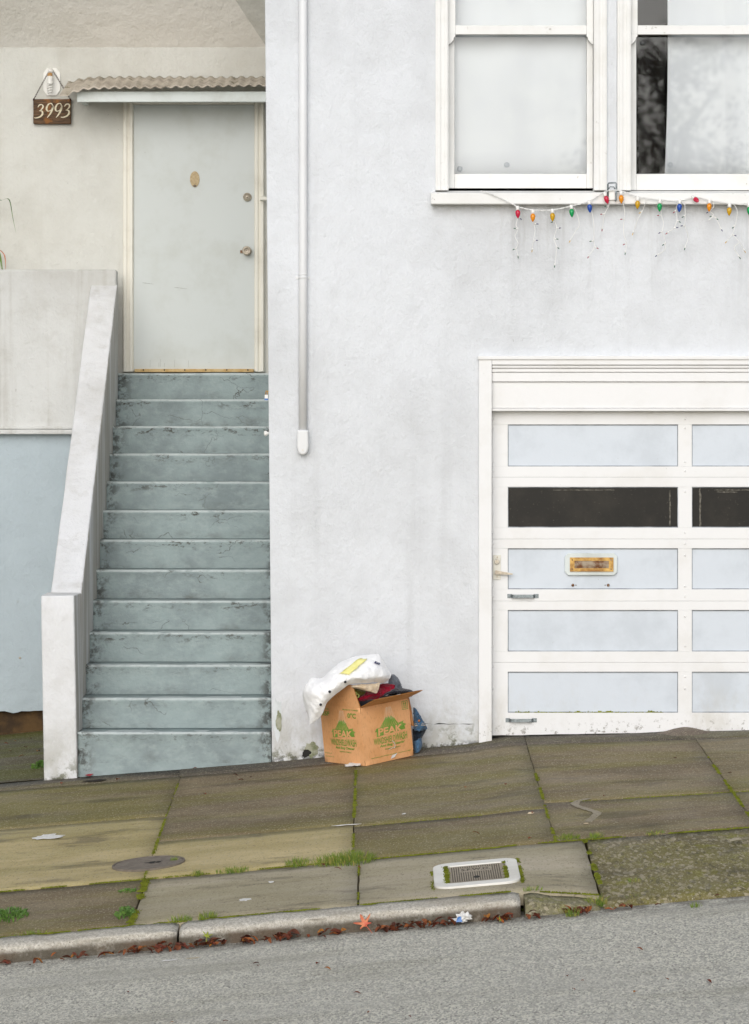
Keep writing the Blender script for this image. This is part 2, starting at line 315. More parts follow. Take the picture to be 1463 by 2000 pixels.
def m_cloth(name, a, b_, sc=26, weave=.003, bigb=.02, rough=.95):
    n = NT(name); c = n.mix(n.ramp(n.noise(sc, 5, .65), .38, .68), a, b_)
    b = n.bump(n.noise(18, 4, .6, (1, 1.5, 1), dist=.6), .6, bigb); b = n.bump(n.noise(260, 2, .6), .4, weave, b)
    m = n.done(c, rough, b, spec=.12); n.b.inputs['Sheen Weight'].default_value = .2; return m
M['whitecloth'] = m_cloth('white_cotton', '#f8f8f8', '#f2f2f4', 8, .001, .014)
M['cream_cloth'] = m_cloth('cream_lining', '#d9c7ae', '#c9b394', 14, .001, .01)
M['red'] = m_cloth('red_fleece', '#9c1230', '#76091f', 30)
M['greycloth'] = m_cloth('grey_cloth', '#5a5f68', '#83888f', 14)
M['blackcloth'] = m_cloth('black_cloth', '#23232a', '#33333b', 20)
M['olive'] = m_cloth('olive_cloth', '#6e6b24', '#4f4d1c', 20)
M['lime'] = simple('lime_cord', '#b3c06a', .8)
M['denim'] = m_cloth('blue_denim', '#4a6a88', '#2f4a64', 22, .003)
M['denimdark'] = m_cloth('dark_denim', '#1f2733', '#2b3a4a', 30)
M['copper'] = simple('copper_button', '#b06a3a', .4, .7)
M['snap'] = simple('dark_snap', '#3c3f48', .4, .6)
M['navy'] = simple('navy_tag', '#232a5c', .7); M['yellow'] = simple('yellow_paper', '#f3eda0', .8, var='#ebe48e', scale=30)
M['paper'] = simple('white_paper', '#e6e5e2', .8, var='#cfcdc8', scale=40)
M['bluefoil'] = simple('blue_foil', '#2f6cb0', .3)
M['wire'] = simple('white_wire', '#ededeb', .5)
def m_bulb(name, c):
    n = NT(name); n.done(c, .18, spec=.6); n.b.inputs['Transmission Weight'].default_value = .15; return n.m
for k, c in dict(r='#d31f45', o='#f59a12', y='#d9a80e', g='#11a45a', b='#1f52b0').items(): M['b_'+k] = m_bulb('bulb_'+k, c)
M['t_r'] = simple('tip_red', '#9c2b45', .4); M['t_g'] = simple('tip_green', '#1e6149', .4); M['t_b'] = simple('tip_blue', '#2a2a66', .4); M['t_y'] = simple('tip_yellow', '#d6b25a', .4)
M['iron'] = simple('cast_iron', '#6e655b', .85, .0, var='#7f766b', scale=30, bump=.004, bscale=120)
M['lidc'] = m_concrete('lid_concrete', '#a89d8d', '#958a7a', .1, .3, off=4.0)
M['slot'] = simple('slot_dirt', '#5c5446', .95)
M['framew'] = m_paint('meter_frame_white', '#e8e6df', '#c0bcae', amt=.5)
M['mapleleaf'] = simple('red_maple_leaf', '#cf5a4a', .6, var='#dd9a6a', scale=18)
M['yleaf'] = simple('yellow_green_leaf', '#97a033', .6)
M['crownleaf'] = simple('crown_leaf', '#5f5a30', .6, var='#7a6440', scale=3)
M['bark'] = simple('dark_stick', '#2a2520', .9)
M['redbit'] = simple('red_scrap', '#a8323c', .7)

# ------------------------------------------------------------------ mesh building
class MB:
    def __init__(s): s.v = []; s.f = []; s.mi = []; s.sm = []
    def face(s, pts, m=0, smooth=False):
        b = len(s.v); s.v += [Vector(p) for p in pts]; s.f.append(tuple(range(b, b+len(pts)))); s.mi.append(m); s.sm.append(smooth)
    def hexa(s, p, m=0):         # p: 8 points, bottom 4 ccw from above, top 4 ccw
        b = len(s.v); s.v += [Vector(q) for q in p]
        for f in ((3, 2, 1, 0), (4, 5, 6, 7), (0, 1, 5, 4), (1, 2, 6, 5), (2, 3, 7, 6), (3, 0, 4, 7)):
            s.f.append(tuple(b+i for i in f)); s.mi.append(m); s.sm.append(False)
        return s
    def box(s, x0, x1, y0, y1, z0, z1, m=0):
        return s.hexa([(x0, y0, z0), (x1, y0, z0), (x1, y1, z0), (x0, y1, z0), (x0, y0, z1), (x1, y0, z1), (x1, y1, z1), (x0, y1, z1)], m)
    def prism(s, poly, vec, m=0, mside=None):    # poly ccw seen from -vec side; extruded by vec
        vec = Vector(vec); n = len(poly); b = len(s.v); s.v += [Vector(p) for p in poly]+[Vector(p)+vec for p in poly]
        s.f.append(tuple(range(b, b+n))); s.mi.append(m); s.sm.append(False); s.f.append(tuple(range(b+2*n-1, b+n-1, -1))); s.mi.append(m); s.sm.append(False)
        for i in range(n):
            j = (i+1) % n; s.f.append((b+i, b+n+i, b+n+j, b+j)); s.mi.append(m if mside is None else mside); s.sm.append(False)
        return s
    def grid(s, fn, nu, nv, m=0, smooth=True, closeu=False):
        b = len(s.v)
        for j in range(nv+1):
            for i in range(nu+(0 if closeu else 1)): s.v.append(Vector(fn(i/nu, j/nv)))
        W_ = nu if closeu else nu+1
        for j in range(nv):
            for i in range(nu):
                i2 = (i+1) % W_ if closeu else i+1
                s.f.append((b+j*W_+i, b+j*W_+i2, b+(j+1)*W_+i2, b+(j+1)*W_+i)); s.mi.append(m); s.sm.append(smooth)
        return s
    def tube(s, pts, r, n=8, m=0, caps=True):
        pts = [Vector(p) for p in pts]; R = r if isinstance(r, (list, tuple)) else [r]*len(pts); b = len(s.v); up = None
        for i, p in enumerate(pts):
            t = (pts[min(i+1, len(pts)-1)]-pts[max(i-1, 0)]).normalized()
            if up is None: up = t.orthogonal().normalized()
            up = (up-t*up.dot(t)).normalized(); sd_ = t.cross(up)
            for k in range(n): a = 2*math.pi*k/n; s.v.append(p+(up*math.cos(a)+sd_*math.sin(a))*R[i])
        for i in range(len(pts)-1):
            for k in range(n): s.f.append((b+i*n+k, b+i*n+(k+1) % n, b+(i+1)*n+(k+1) % n, b+(i+1)*n+k)); s.mi.append(m); s.sm.append(True)
        if caps:
            s.f.append(tuple(b+k for k in range(n-1, -1, -1))); s.f.append(tuple(b+(len(pts)-1)*n+k for k in range(n))); s.mi += [m, m]; s.sm += [False, False]
        return s
    def lathe(s, prof, c, axis, n=16, m=0):    # prof: (radius, height along axis)
        c = Vector(c); axis = Vector(axis).normalized(); return s.tube_l([c+axis*h for r, h in prof], [max(r, .0002) for r, h in prof], axis, n, m)
    def tube_l(s, pts, R, axis, n, m):
        b = len(s.v); up = axis.orthogonal().normalized(); sd_ = axis.cross(up)
        for p, r in zip(pts, R):
            for k in range(n): a = 2*math.pi*k/n; s.v.append(p+(up*math.cos(a)+sd_*math.sin(a))*r)
        for i in range(len(pts)-1):
            for k in range(n): s.f.append((b+i*n+k, b+i*n+(k+1) % n, b+(i+1)*n+(k+1) % n, b+(i+1)*n+k)); s.mi.append(m); s.sm.append(True)
        s.f.append(tuple(b+k for k in range(n-1, -1, -1))); s.f.append(tuple(b+(len(pts)-1)*n+k for k in range(n))); s.mi += [m, m]; s.sm += [False, False]
        return s
    def build(s, name, mats, parent=None, bevel=0.0, seg=2, rough=None, cuts=0, origin=None, shade=None, solid=0.0):
        if not isinstance(mats, (list, tuple)): mats = [mats]
        org = Vector(origin) if origin is not None else (Vector(parent['_o']) if parent is not None and '_o' in parent else None)
        if org is None:
            zs = min(v.z for v in s.v); xs = [v.x for v in s.v]; ys = [v.y for v in s.v]; org = Vector(((min(xs)+max(xs))/2, (min(ys)+max(ys))/2, zs))
        bm = bmesh.new(); vs = [bm.verts.new(v) for v in s.v]
        for f, mi, sm in zip(s.f, s.mi, s.sm):
            try: fc = bm.faces.new([vs[i] for i in f]); fc.material_index = mi; fc.smooth = sm
            except ValueError: pass
        bmesh.ops.remove_doubles(bm, verts=bm.verts, dist=1e-6)
        bmesh.ops.recalc_face_normals(bm, faces=bm.faces)
        if cuts: bmesh.ops.subdivide_edges(bm, edges=[e for e in bm.edges], cuts=cuts, use_grid_fill=True)
        if bevel:
            es = [e for e in bm.edges if len(e.link_faces) == 2 and e.calc_face_angle(0) > .6]
            r_ = bmesh.ops.bevel(bm, geom=es, offset=bevel, segments=seg, affect='EDGES', profile=.5, clamp_overlap=True)
        if rough:
            amp, sc = rough
            for v in bm.verts:
                n1 = noise.noise_vector(v.co*sc)*amp+noise.noise_vector(v.co*sc*3.3)*amp*.4; v.co += n1
        for v in bm.verts: v.co -= org
        me = bpy.data.meshes.new(name); bm.to_mesh(me); bm.free()
        for m in mats: me.materials.append(m if not isinstance(m, str) else M[m])
        if shade:
            me.polygons.foreach_set('use_smooth', [True]*len(me.polygons))
            me.set_sharp_from_angle(angle=math.radians(shade))
        o = bpy.data.objects.new(name, me); COL.objects.link(o)
        if solid:
            md = o.modifiers.new('thickness', 'SOLIDIFY'); md.thickness = solid; md.offset = -1
        if parent is not None: o.parent = parent; o.location = org-Vector(parent['_o']) if '_o' in parent else org
        else: o.location = org
        o['_o'] = [0., 0., 0.] if parent is None else list(org)
        o['_o'] = list(org)
        return o
def tag(o, label=None, cat=None, group=None, kind=None):
    if label: o['label'] = label
    if cat: o['category'] = cat
    if group: o['group'] = group
    if kind: o['kind'] = kind
    return o
def thing(name, loc, label=None, cat=None, group=None, kind=None):
    o = bpy.data.objects.new(name, None); COL.objects.link(o); o.location = loc; o['_o'] = list(loc); o.empty_display_size = .1
    return tag(o, label, cat, group, kind)
def cr(pts, t):      # catmull-rom through pts, t 0..1
    n = len(pts)-1; u = min(max(t, 0), 1)*n; i = min(int(u), n-1); f = u-i
    p0, p1, p2, p3 = (Vector(pts[max(i-1, 0)]), Vector(pts[i]), Vector(pts[i+1]), Vector(pts[min(i+2, n)]))
    return .5*((2*p1)+(p2-p0)*f+(2*p0-5*p1+4*p2-p3)*f*f+(3*p1-p0-3*p2+p3)*f**3)
def curve(pts, n): return [cr(pts, i/n) for i in range(n+1)]

# ================================================================== THE SETTING
b = MB(); b.face([(-250, -250, -25), (250, -250, 19), (250, 250, 19), (-250, 250, -25)]); tag(b.build('ground', 'ground'), kind='structure')
b = MB(); b.grid(lambda u, v: (-45+90*u, -30+25.2*v, zroad(-45+90*u)-.012), 30, 12, smooth=False); tag(b.build('road', 'asphalt'), kind='structure')
pav = MB()
pav.grid(lambda u, v: (-8+16*u, -4.78+4.9*v, (zg(-8+16*u, -4.78+4.9*v) if not (.45 < -8+16*u < 4.1 and -4.78+4.9*v < -3.2) else zg(-8+16*u, -4.78+4.9*v)-.12)-.013), 128, 40, smooth=False)
pavement = tag(pav.build('pavement', 'dirt'), kind='structure'); pavement['_o'] = list(pavement.location)
XA, XB, XC, XD = G(300, 1665).x, G(690, 1640).x, G(1068, 1585).x, G(1400, 1502).x
JY = G(720, 1678).y
L_left = G(160, 1607).y; L_mid = G(500, 1628).y; L_r = G(900, 1596).y; L_rr = G(1350, 1552).y
SA, SB, SX = G(266, 1775).x, G(700, 1735).x, G(1163, 1700).x
apron = lambda x: zroad(x)+.035
K1X = G(1018, 1760).x
def zstrip(x, y):
    z = zg(x, y)
    if x > K1X: t = min(1, (x-K1X)/(SX-K1X)); z -= (zg(SX, KY)-apron(SX))*t*max(0, (y-JY)/(KY-JY))
    return z
def slab(x0, x1, y0, y1, mat, zf=zg, g=.007, th=.07, name='paving_slab', ed=.004):
    x0 += g; x1 -= g; y0 += g; y1 -= g
    nx = max(2, int((x1-x0)/.12)); ny = max(2, int((y1-y0)/.12)); b = MB(); off = rnd.uniform(-.0012, .0012); hv = rnd.random()*50
    def P(u, v, dz=0.0):
        x = x0+(x1-x0)*u; y = y0+(y1-y0)*v
        if u in (0.0, 1.0): x += .006*noise.noise((y*5, hv, 0))
        if v in (0.0, 1.0): y += .006*noise.noise((x*4, hv, 3))
        return Vector((x, y, zf(x, y)+off+.003*noise.noise((x*1.5, y*1.5, hv))+dz))
    def surf(u, v):
        d = min(u*nx, (1-u)*nx, v*ny, (1-v)*ny); return P(u, v, -ed if d < .5 else 0)
    b.grid(surf, nx, ny, smooth=True)
    ring = [(i/nx, 0.0) for i in range(nx)]+[(1.0, j/ny) for j in range(ny)]+[(1-i/nx, 1.0) for i in range(nx)]+[(0.0, 1-j/ny) for j in range(ny)]
    for i in range(len(ring)):
        a, c = ring[i], ring[(i+1) % len(ring)]; b.face([surf(*a), P(a[0], a[1], -th), P(c[0], c[1], -th), surf(*c)])
    return b.build(name, mat, pavement)
# rows from the wall to the long joint, split along the slabs' own joints
FY = -.30                                                   # narrow strip trowelled along the foot of the facade
for x0, x1, m in ((-7.5, -4.6, 'c_wallfoot'), (-4.6, XA-.02, 'c_wallfoot'), (XA-.02, XB, 'c_wallfoot'), (XB, XC, 'c_wallfoot'), (XC, XD-.1, 'c_wallfoot'), (XD-.1, 7.5, 'c_wallfoot')):
    slab(x0, x1, FY, .10 if x0 > -2 else .0, m, g=.0015, ed=.0006)
for x0, x1, lj, m1, m2 in ((-7.5, -4.6, L_left, 'c_dark', 'c_light'), (-4.6, XA, L_left, 'c_dark', 'c_light'), (XA, XB, L_mid, 'c_dark2', 'c_light'), (XB, XC, L_r, 'c_dark', 'c_dark2'),
                           (XC, XD, L_rr, 'c_dark2', 'c_dark2'), (XD, 4.6, L_rr, 'c_dark', 'c_dark2'), (4.6, 7.5, L_rr, 'c_dark2', 'c_dark')):
    gl = .002 if x0 < XB-.01 else .004
    slab(x0, x1, lj, FY, m1, g=.0018, ed=.0008); slab(x0, x1, JY, lj, m2, g=.0022, ed=.001)
for x0, x1, m in ((-7.5, -4.2, 'c_dark'), (-4.2, SA, 'c_dark2'), (SA, SB, 'c_grey'), (SB, SX, 'c_grey')): slab(x0, x1, KY, JY, m, zstrip, g=.006)
def zap(x, y):
    t = (y-JY)/(KY-.15-JY); a = zg(x, JY); return a+(apron(x)-.03-a)*t
slab(SX, 3.9, KY-.15, JY, 'c_agg', zap, g=.006); slab(3.9, 7.5, KY, JY, 'c_grey', g=.006)
# recess ground beside the stairs
b = MB(); b.grid(lambda u, v: (-7.5+5.4*u, .01+3.3*v, zg(-7.5+5.4*u, .01+3.3*v)+.01*noise.noise((u*9, v*7, 1))), 40, 20); r_ = b.build('paving_slab', 'c_recess', pavement); r_['label'] = 'mossy concrete floor beside the stairs'
# kerb stones
kerb = thing('kerb', (0, -4.9, -.37), kind='structure')
def kstone(x0, x1, mat, drop=(0, 0)):
    n = max(6, int((x1-x0)/.035)); sd0 = rnd.random()*9
    prof = [(-4.795, -.30), (-4.795, .000), (-4.86, -.005), (-4.965, -.011), (-4.990, -.017), (-4.998, -.030), (-5.000, -.075), (-5.004, -.11), (-5.02, -.30)]
    def P(u, v):
        i = min(int(v*8+.001), 8); y, dz = prof[i]; x = x0+(x1-x0)*u
        e = min(x-x0, x1-x)
        if e < .02 and i > 0: dz -= .012*(1-e/.02); y += .008*(1-e/.02) if i > 3 else 0
        k = drop[0]+(drop[1]-drop[0])*u
        w1 = noise.noise((x*3.2, i*.7, sd0))*.014+noise.noise((x*11, i, sd0))*.010+noise.noise((x*27, i, sd0))*.005
        return (x, y+(w1*1.3 if i >= 3 else 0), -.277+.0905*x+dz+(w1*.55 if 0 < i < 6 else 0)-(k if i > 0 and i < 7 else 0))
    b = MB(); b.grid(P, n, 8); 
    for u in (0.0, 1.0): b.face([P(u, i/8) for i in range(9)])
    return b.build('kerb_stone', mat, kerb)
k0, k1, k2 = G(352, 1822).x, G(1018, 1760).x, G(1172, 1770).x
for x0, x1 in ((-7.4, -5.6), (-5.59, -3.45), (-3.44, k0-.006), (k0+.006, k1-.012)): kstone(x0, x1, 'granite')
s_ = kstone(k1+.012, k2, 'kerb_mossy', (.012, .070)); s_['label'] = 'mossy low kerb stone dipping to the driveway'
kstone(3.92, 5.6, 'granite'); kstone(5.61, 7.4, 'granite')

# ================================================================== HOUSE
house = thing('house', (0, 2, 0), 'pale grey stucco house with white garage door and recessed stair entry', 'house')
CX = lambda z: -.668-.0093*z                                  # slightly battered corner beside the stairs
WIN = [(.397, 1.513), (1.58, 2.697)]; WZ0, WZ1 = 3.690, 5.75
GX0, GX1, GZ1 = .757, 3.29, 2.60
def front():
    b = MB(); xs = [None, WIN[0][0], GX0, WIN[0][1], WIN[1][0], WIN[1][1], GX1, 6.5]; zs = [-.6, 1.0, GZ1, WZ0, WZ1, 8.2]
    xs = sorted([x for x in xs if x is not None]); xs = [None]+xs
    X = lambda i, z: CX(z) if xs[i] is None else xs[i]
    def hole(xa, xb, za, zb):
        m = (xa+xb)/2; zm = (za+zb)/2
        if GX0 < m < GX1 and zm < GZ1: return True
        return any(a < m < c for a, c in WIN) and WZ0 < zm < WZ1
    for i in range(len(xs)-1):
        for j in range(len(zs)-1):
            if not hole(X(i, 2) if xs[i] is not None else CX(2), xs[i+1], zs[j], zs[j+1]):
                b.face([(X(i, zs[j]), 0, zs[j]), (xs[i+1], 0, zs[j]), (xs[i+1], 0, zs[j+1]), (X(i, zs[j+1]), 0, zs[j+1])])
    for a, c in WIN:
        for xx in (a, c): b.face([(xx, 0, WZ0), (xx, .22, WZ0), (xx, .22, WZ1), (xx, 0, WZ1)])
        for zz in (WZ0, WZ1): b.face([(a, 0, zz), (c, 0, zz), (c, .22, zz), (a, .22, zz)])
    for xx in (GX0, GX1): b.face([(xx, 0, -.6), (xx, .25, -.6), (xx, .25, GZ1), (xx, 0, GZ1)])
    b.face([(GX0, 0, GZ1), (GX1, 0, GZ1), (GX1, .25, GZ1), (GX0, .25, GZ1)])
    zz = [-.6, 1.0, 2.6, WZ0, WZ1, 8.2]
    for j in range(5): b.face([(CX(zz[j]), 3.6, zz[j]), (CX(zz[j]), 0, zz[j]), (CX(zz[j+1]), 0, zz[j+1]), (CX(zz[j+1]), 3.6, zz[j+1])])
    b.face([(6.5, 0, -.6), (6.5, 6, -.6), (6.5, 6, 8.2), (6.5, 0, 8.2)])
    return b.build('front_wall', 'wall', house, bevel=.006)
front()
b = MB(); b.box(-7.2, 6.6, -.2, 6, 8.201, 8.4); b.build('unseen_roof', 'ground', house)  # slab out of view, added to keep light out of the rooms
# patched plinth between stairs and garage: a skin of newer plaster with a broken upper edge
top = []
for i in range(41):
    x = -.655+1.30*i/40; top.append((x, -.004, (1.95-(1408-900)/300)+.030*noise.noise((x*3, 2, 1))+.012*noise.noise((x*19, 5, 1))-.02))
top = [p for p in top if p[0] > .22]
b = MB(); b.prism([(.22, -.004, -.2), (.66, -.004, -.2)]+[(p[0], p[1], p[2]) for p in reversed(top)], (0, .01, 0)); o = b.build('plaster_patch', 'wall', house); o['label'] = 'patch of newer plaster under a ragged crack'
cr_pts = [(p[0], -.0045, p[2]+.001) for p in top]
b = MB()
for i in range(len(cr_pts)-1):
    if True:
        a, c = Vector(cr_pts[i]), Vector(cr_pts[i+1]); h, h2 = [max(-.001, .001+.013*noise.noise((k*.55, 1, 1))) for k in (i, i+1)]
        b.face([a-Vector((0, 0, .0015)), c-Vector((0, 0, .0015)), c+Vector((0, 0, h2)), a+Vector((0, 0, h))])
b.build('crack', 'blackgap', house)
def blotch(cx, cz, rx, rz, mat, name, seed, y=-.003, n=26, lab=None):
    pts = []
    for k in range(n):
        a = 2*math.pi*k/n; r = 1+.45*noise.noise((math.cos(a)*1.8+seed, math.sin(a)*1.8, seed))+.22*noise.noise((math.cos(a)*5+seed, math.sin(a)*5, 2)); pts.append((cx+rx*r*math.cos(a), y, cz+rz*r*math.sin(a)))
    b = MB(); b.prism(pts, (0, .004, 0)); o = b.build(name, mat, house)
    if lab: o['label'] = lab
M['spall'] = simple('spalled_plaster', '#a9aa98', .95, var='#7d8464', scale=22, bump=.01, bscale=60)
M['newplaster'] = simple('bare_plaster', '#d9dee0', .9, var='#c9cfd0', scale=15, bump=.004)
p = W(541, 1420, 0); blotch(p.x, p.z+.06, .03, .13, 'newplaster', 'bare_plaster', 3.1, -.002)
p = W(543, 1408, 0); blotch(p.x+.004, p.z, .019, .062, 'spall', 'spalled_patch', 1.3, -.0045, lab='flaking greenish patch low on the wall corner')
p = W(598, 1474, 0); blotch(p.x, p.z+.006, .028, .026, 'blackgap', 'broken_hole', 5.3, -.003, lab='small dark hole at the foot of the wall'); blotch(p.x+.03, p.z+.03, .045, .05, 'spall', 'spalled_patch', 8.1, -.002)
# entry recess
b = MB(); b.box(-7, -.672, 3.42, 3.6, -.6, 5.085); b.build('entry_wall', 'entry', house)
CS = 1.0; YC = 1.2; zc_ = lambda y: 5.08+CS*(3.42-max(y, YC))  # steep cove and raised flat shaped so low sun brightens the ceiling
b = MB()
b.prism([(-7, 0, zc_(0)), (-7, YC, zc_(YC)), (-7, 3.6, zc_(3.6)), (-7, 3.6, zc_(0)+.2), (-7, 0, zc_(0)+.2)], (6.32, 0, 0)); b.build('entry_ceiling', 'ceil', house)
b = MB(); b.box(-7, -.70, .004, .2, zc_(.2)+.01, 8.19); b.box(-7.2, -7, 0, 6, -.6, 8.19); b.build('upper_wall', 'wall', house)
A, B, C_, D_ = Vector((-.815, 3.42, zc_(3.42)-.001)), Vector((-2.4, YC, zc_(YC)-.001)), Vector((-.70, YC, 6.70)), Vector((-.70, 3.42, 5.04))
b = MB(); b.face([A, B, C_, D_]); b.face([B, (-.70, YC, zc_(YC)-.001), C_]); b.build('ceiling_haunch', 'entry', house)
# landing parapet, its ledge, the painted wall below
PYF = 3.10
zt = W(0, 526, PYF).z; zl = W(0, 840, PYF).z
b = MB(); b.box(-7, -1.928, PYF, PYF+.15, zl, zt); par = b.build('landing_parapet', 'parapet', house, bevel=.018, seg=3)
b = MB(); b.box(-6.99, -2.10, PYF-.035, PYF+.02, zl+.006, zl+.030); b.box(-6.98, -2.10, PYF-.05, PYF+.02, zl-.032, zl+.004); b.build('ledge', 'parapet', par, bevel=.008, rough=(.002, 6))
zb = W(0, 1390, PYF).z; bot = []
for i in range(160):
    x = -7+4.95*i/159; bot.append((x, PYF+.03, zb+.016*noise.noise((x*5, 1, 9))+.018*noise.noise((x*15, 3, 9))+(.035 if -2.42 < x < -2.15 else 0)*max(0, noise.noise((x*4, 2, 2))+.6)))
b = MB(); b.prism(bot+[(-2.05, PYF+.03, zl-.01), (-7, PYF+.03, zl-.01)], (0, .035, 0)); b.build('lower_wall', 'bluewall', house)
b = MB(); b.box(-7, -2.0, PYF+.085, PYF+.3, -.8, 1.0); b.build('base_board', 'brownbase', house)
b = MB(); p = W(39, 1285, PYF+.03); b.lathe([(.009, .003), (.009, -.004), (.004, -.008)], p, (0, 1, 0), 10); b.build('screw_cap', 'nickel', house)
# front door with frame
DY = 3.385
dl, dr = W(261, 0, DY).x, W(497, 0, DY).x; dz0, dz1 = W(0, 724, DY).z, W(0, 205, DY).z
door = MB().box(dl, dr, DY, DY+.03, dz0, dz1).build('entrance_door', 'door', house, bevel=.003)
fr = MB()
for xa, xb, s_ in ((W(240, 0, 3.36).x, dl, 1), (dr, W(516, 0, 3.36).x, -1)):
    fr.box(xa, xb, 3.372, 3.43, dz0-.01, dz1+.06)
    q = [xa+(xb-xa)*t for t in (.08, .38, .62, .92)]
    fr.box(q[0], q[1], 3.360, 3.374, dz0-.008, dz1+.058); fr.box(q[2], q[3], 3.353, 3.374, dz0-.008, dz1+.058)
fr.box(dl+.001, dr-.001, 3.356, 3.43, dz1+.002, dz1+.055)
fr.build('door_frame', 'cream', house, bevel=.003)
th = MB().box(dl+.01, dr-.005, 3.335, 3.43, dz0-.012, dz0+.012); tho = th.build('threshold', 'oldwood', door, bevel=.003)
b = MB()
for px in (280, 321, 361, 402, 443, 484):
    p = W(px, 722.5, 3.334); MB().lathe([(.006, 0), (.005, .004)], p, (0, -1, 0), 8).build('nail', 'blackgap', door)
p = W(380.5, 350, DY)
b = MB(); 
n_ = 24; el = lambda rx, rz, y, m: None
def ell(b, c, rx, rz, y0, y1, m=0, n=24): b.prism([(c.x+rx*math.cos(2*math.pi*k/n), y0, c.z+rz*math.sin(2*math.pi*k/n)) for k in range(n)], (0, y1-y0, 0), m)
ell(b, p, .036, .060, DY-.006, DY); ell(b, p, .030, .053, DY-.009, DY-.005, 0)
for k in (-1, 0, 1): ell(b, p+Vector((k*.009, 0, .0)), .0035, .024-.004*abs(k), DY-.013, DY-.008, 0)
ell(b, p-Vector((0, 0, .050)), .011, .007, DY-.014, DY-.004, 2)
b.build('door_viewer', ['palebrass', 'brass', 'iron'], door)['label'] = 'oval tarnished brass viewer plate'
p = W(483, 385, DY); b = MB(); b.lathe([(.033, 0), (.032, .014), (.026, .022), (.022, .022), (.022, .026), (.0, .027)], p, (0, -1, 0), 24); b.lathe([(.006, .026), (.004, .029)], p-Vector((0, 0, .004)), (0, -1, 0), 10, 1)
b.build('deadbolt', ['nickel', 'iron'], door)
p = W(482.5, 490.5, DY); b = MB(); b.lathe([(.035, 0), (.034, .008), (.015, .015), (.014, .035), (.030, .05), (.034, .064), (.029, .076), (.021, .078), (.019, .074), (.0, .075)], p, (0, -1, 0), 24); b.lathe([(.004, .075), (.003, .079)], p, (0, -1, 0), 8, 1)
b.box(p.x-.052, p.x-.03, DY-.006, DY, p.z-.016, p.z+.006, 2); b.build('door_knob', ['nickel', 'iron', 'rust'], door)
b = MB()
for x0_, y0_, L in ((278, 552, 22), (340, 561, 25)):
    pts = [W(x0_+L*t, y0_+3*t+2*noise.noise((t*7, x0_, 0)), DY-.002) for t in [i/7 for i in range(8)]]
    MB().tube(pts, [.0006, .0012, .0016, .0008, .0015, .001, .0008, .0005], 5).build('door_scuff', 'scuff', door)
for px, h in ((293, 14), (310, 9), (321, 8), (341, 15), (368, 13), (313, 16)): p = W(px, 717, DY-.001); MB().tube([p, p+Vector((.001, 0, h/259))], .0011, 4).build('door_scratch', 'scuff', door)
p = W(512, 388, 3.33); b = MB(); b.box(p.x-.018, p.x+.05, 3.30, 3.38, p.z-.012, p.z+.012); b.box(p.x-.004, p.x+.02, 3.296, 3.36, p.z+.011, p.z+.02); b.build('latch_keeper', 'cream', house, bevel=.003)
# canopy over the door
can = MB()
cz0, cz1 = W(0, 199, 3.0).z, W(0, 178.5, 3.0).z; cxl = W(150, 0, 3.0).x
canopy = MB().box(cxl, -.70, 3.0, 3.03, cz0, cz1).box(cxl+.01, cxl+.05, 3.03, 3.42, cz0+.02, cz1-.004).box(-.78, -.74, 3.03, 3.42, cz0+.02, cz1-.004).build('canopy', 'fascia', house, bevel=.004)
zb_ = W(0, 150.5, 3.41).z
def sheet(u, v):
    x = W(121, 0, 2.92).x+(-.697-W(121, 0, 2.92).x)*u; y = 2.915+.49*v
    droop = -.062*max(0, 1-u/.13)**1.6*(1-.35*v); rise = .03*u
    z = (cz1+.012+rise*(1-v))*(1-v)+zb_*v+0.0085*math.sin(2*math.pi*(x+.03)/.0768+.25*math.sin(x*7))+droop+.004*noise.noise((x*4, y*4, 3))
    return (x-.02*(1-v)*(u < .001), y-.008*noise.noise((x*9, 1, 1))*(1-v), z)
MB().grid(sheet, 240, 8).build('corrugated_sheet', 'corr', canopy, solid=.006)
# wall lamp (octagonal plate, socket, spiral bulb)
p = W(101.5, 160, 3.42)
lamp = thing('wall_lamp', p, 'white octagonal wall lamp with bare spiral bulb above the house number', 'lamp')
b = MB(); oc = [(.035, .105), (.065, .065), (.065, -.065), (.035, -.105), (-.035, -.105), (-.065, -.065), (-.065, .065), (-.035, .105)]
b.prism([(p.x+x, 3.405, p.z+z) for x, z in reversed(oc)], (0, .018, 0)); b.build('base_plate', 'ceramic', lamp, bevel=.004)
top_ = p+Vector((-.008, -.03, .062)); dn = Vector((.02, -.25, -1)).normalized()
b = MB(); b.tube([p+Vector((-.004, -.01, .08)), p+Vector((-.006, -.05, .085)), p+Vector((-.008, -.07, .06))], .018, 12); b.build('arm', 'ceramic', lamp)
s0 = p+Vector((-.008, -.07, .055)); b = MB(); b.lathe([(.017, 0), (.019, .015), (.019, .022), (.017, .024)], s0, dn, 16); so_ = b.build('socket', 'socket', lamp)
b = MB(); b.lathe([(.016, .022), (.022, .03), (.023, .055), (.020, .058), (.020, .062), (.023, .066), (.023, .085), (.016, .092)], s0, dn, 18)
hx = []; u_ = dn.orthogonal().normalized(); v_ = dn.cross(u_)
for i in range(60): a = i/59*2*math.pi*3.2; hx.append(s0+dn*(.095+.062*i/59)+(u_*math.cos(a)+v_*math.sin(a))*(.017*(1-.25*(i/59)**3)))
b.tube(hx, .0062, 8); b.build('bulb', 'ceramic', lamp)
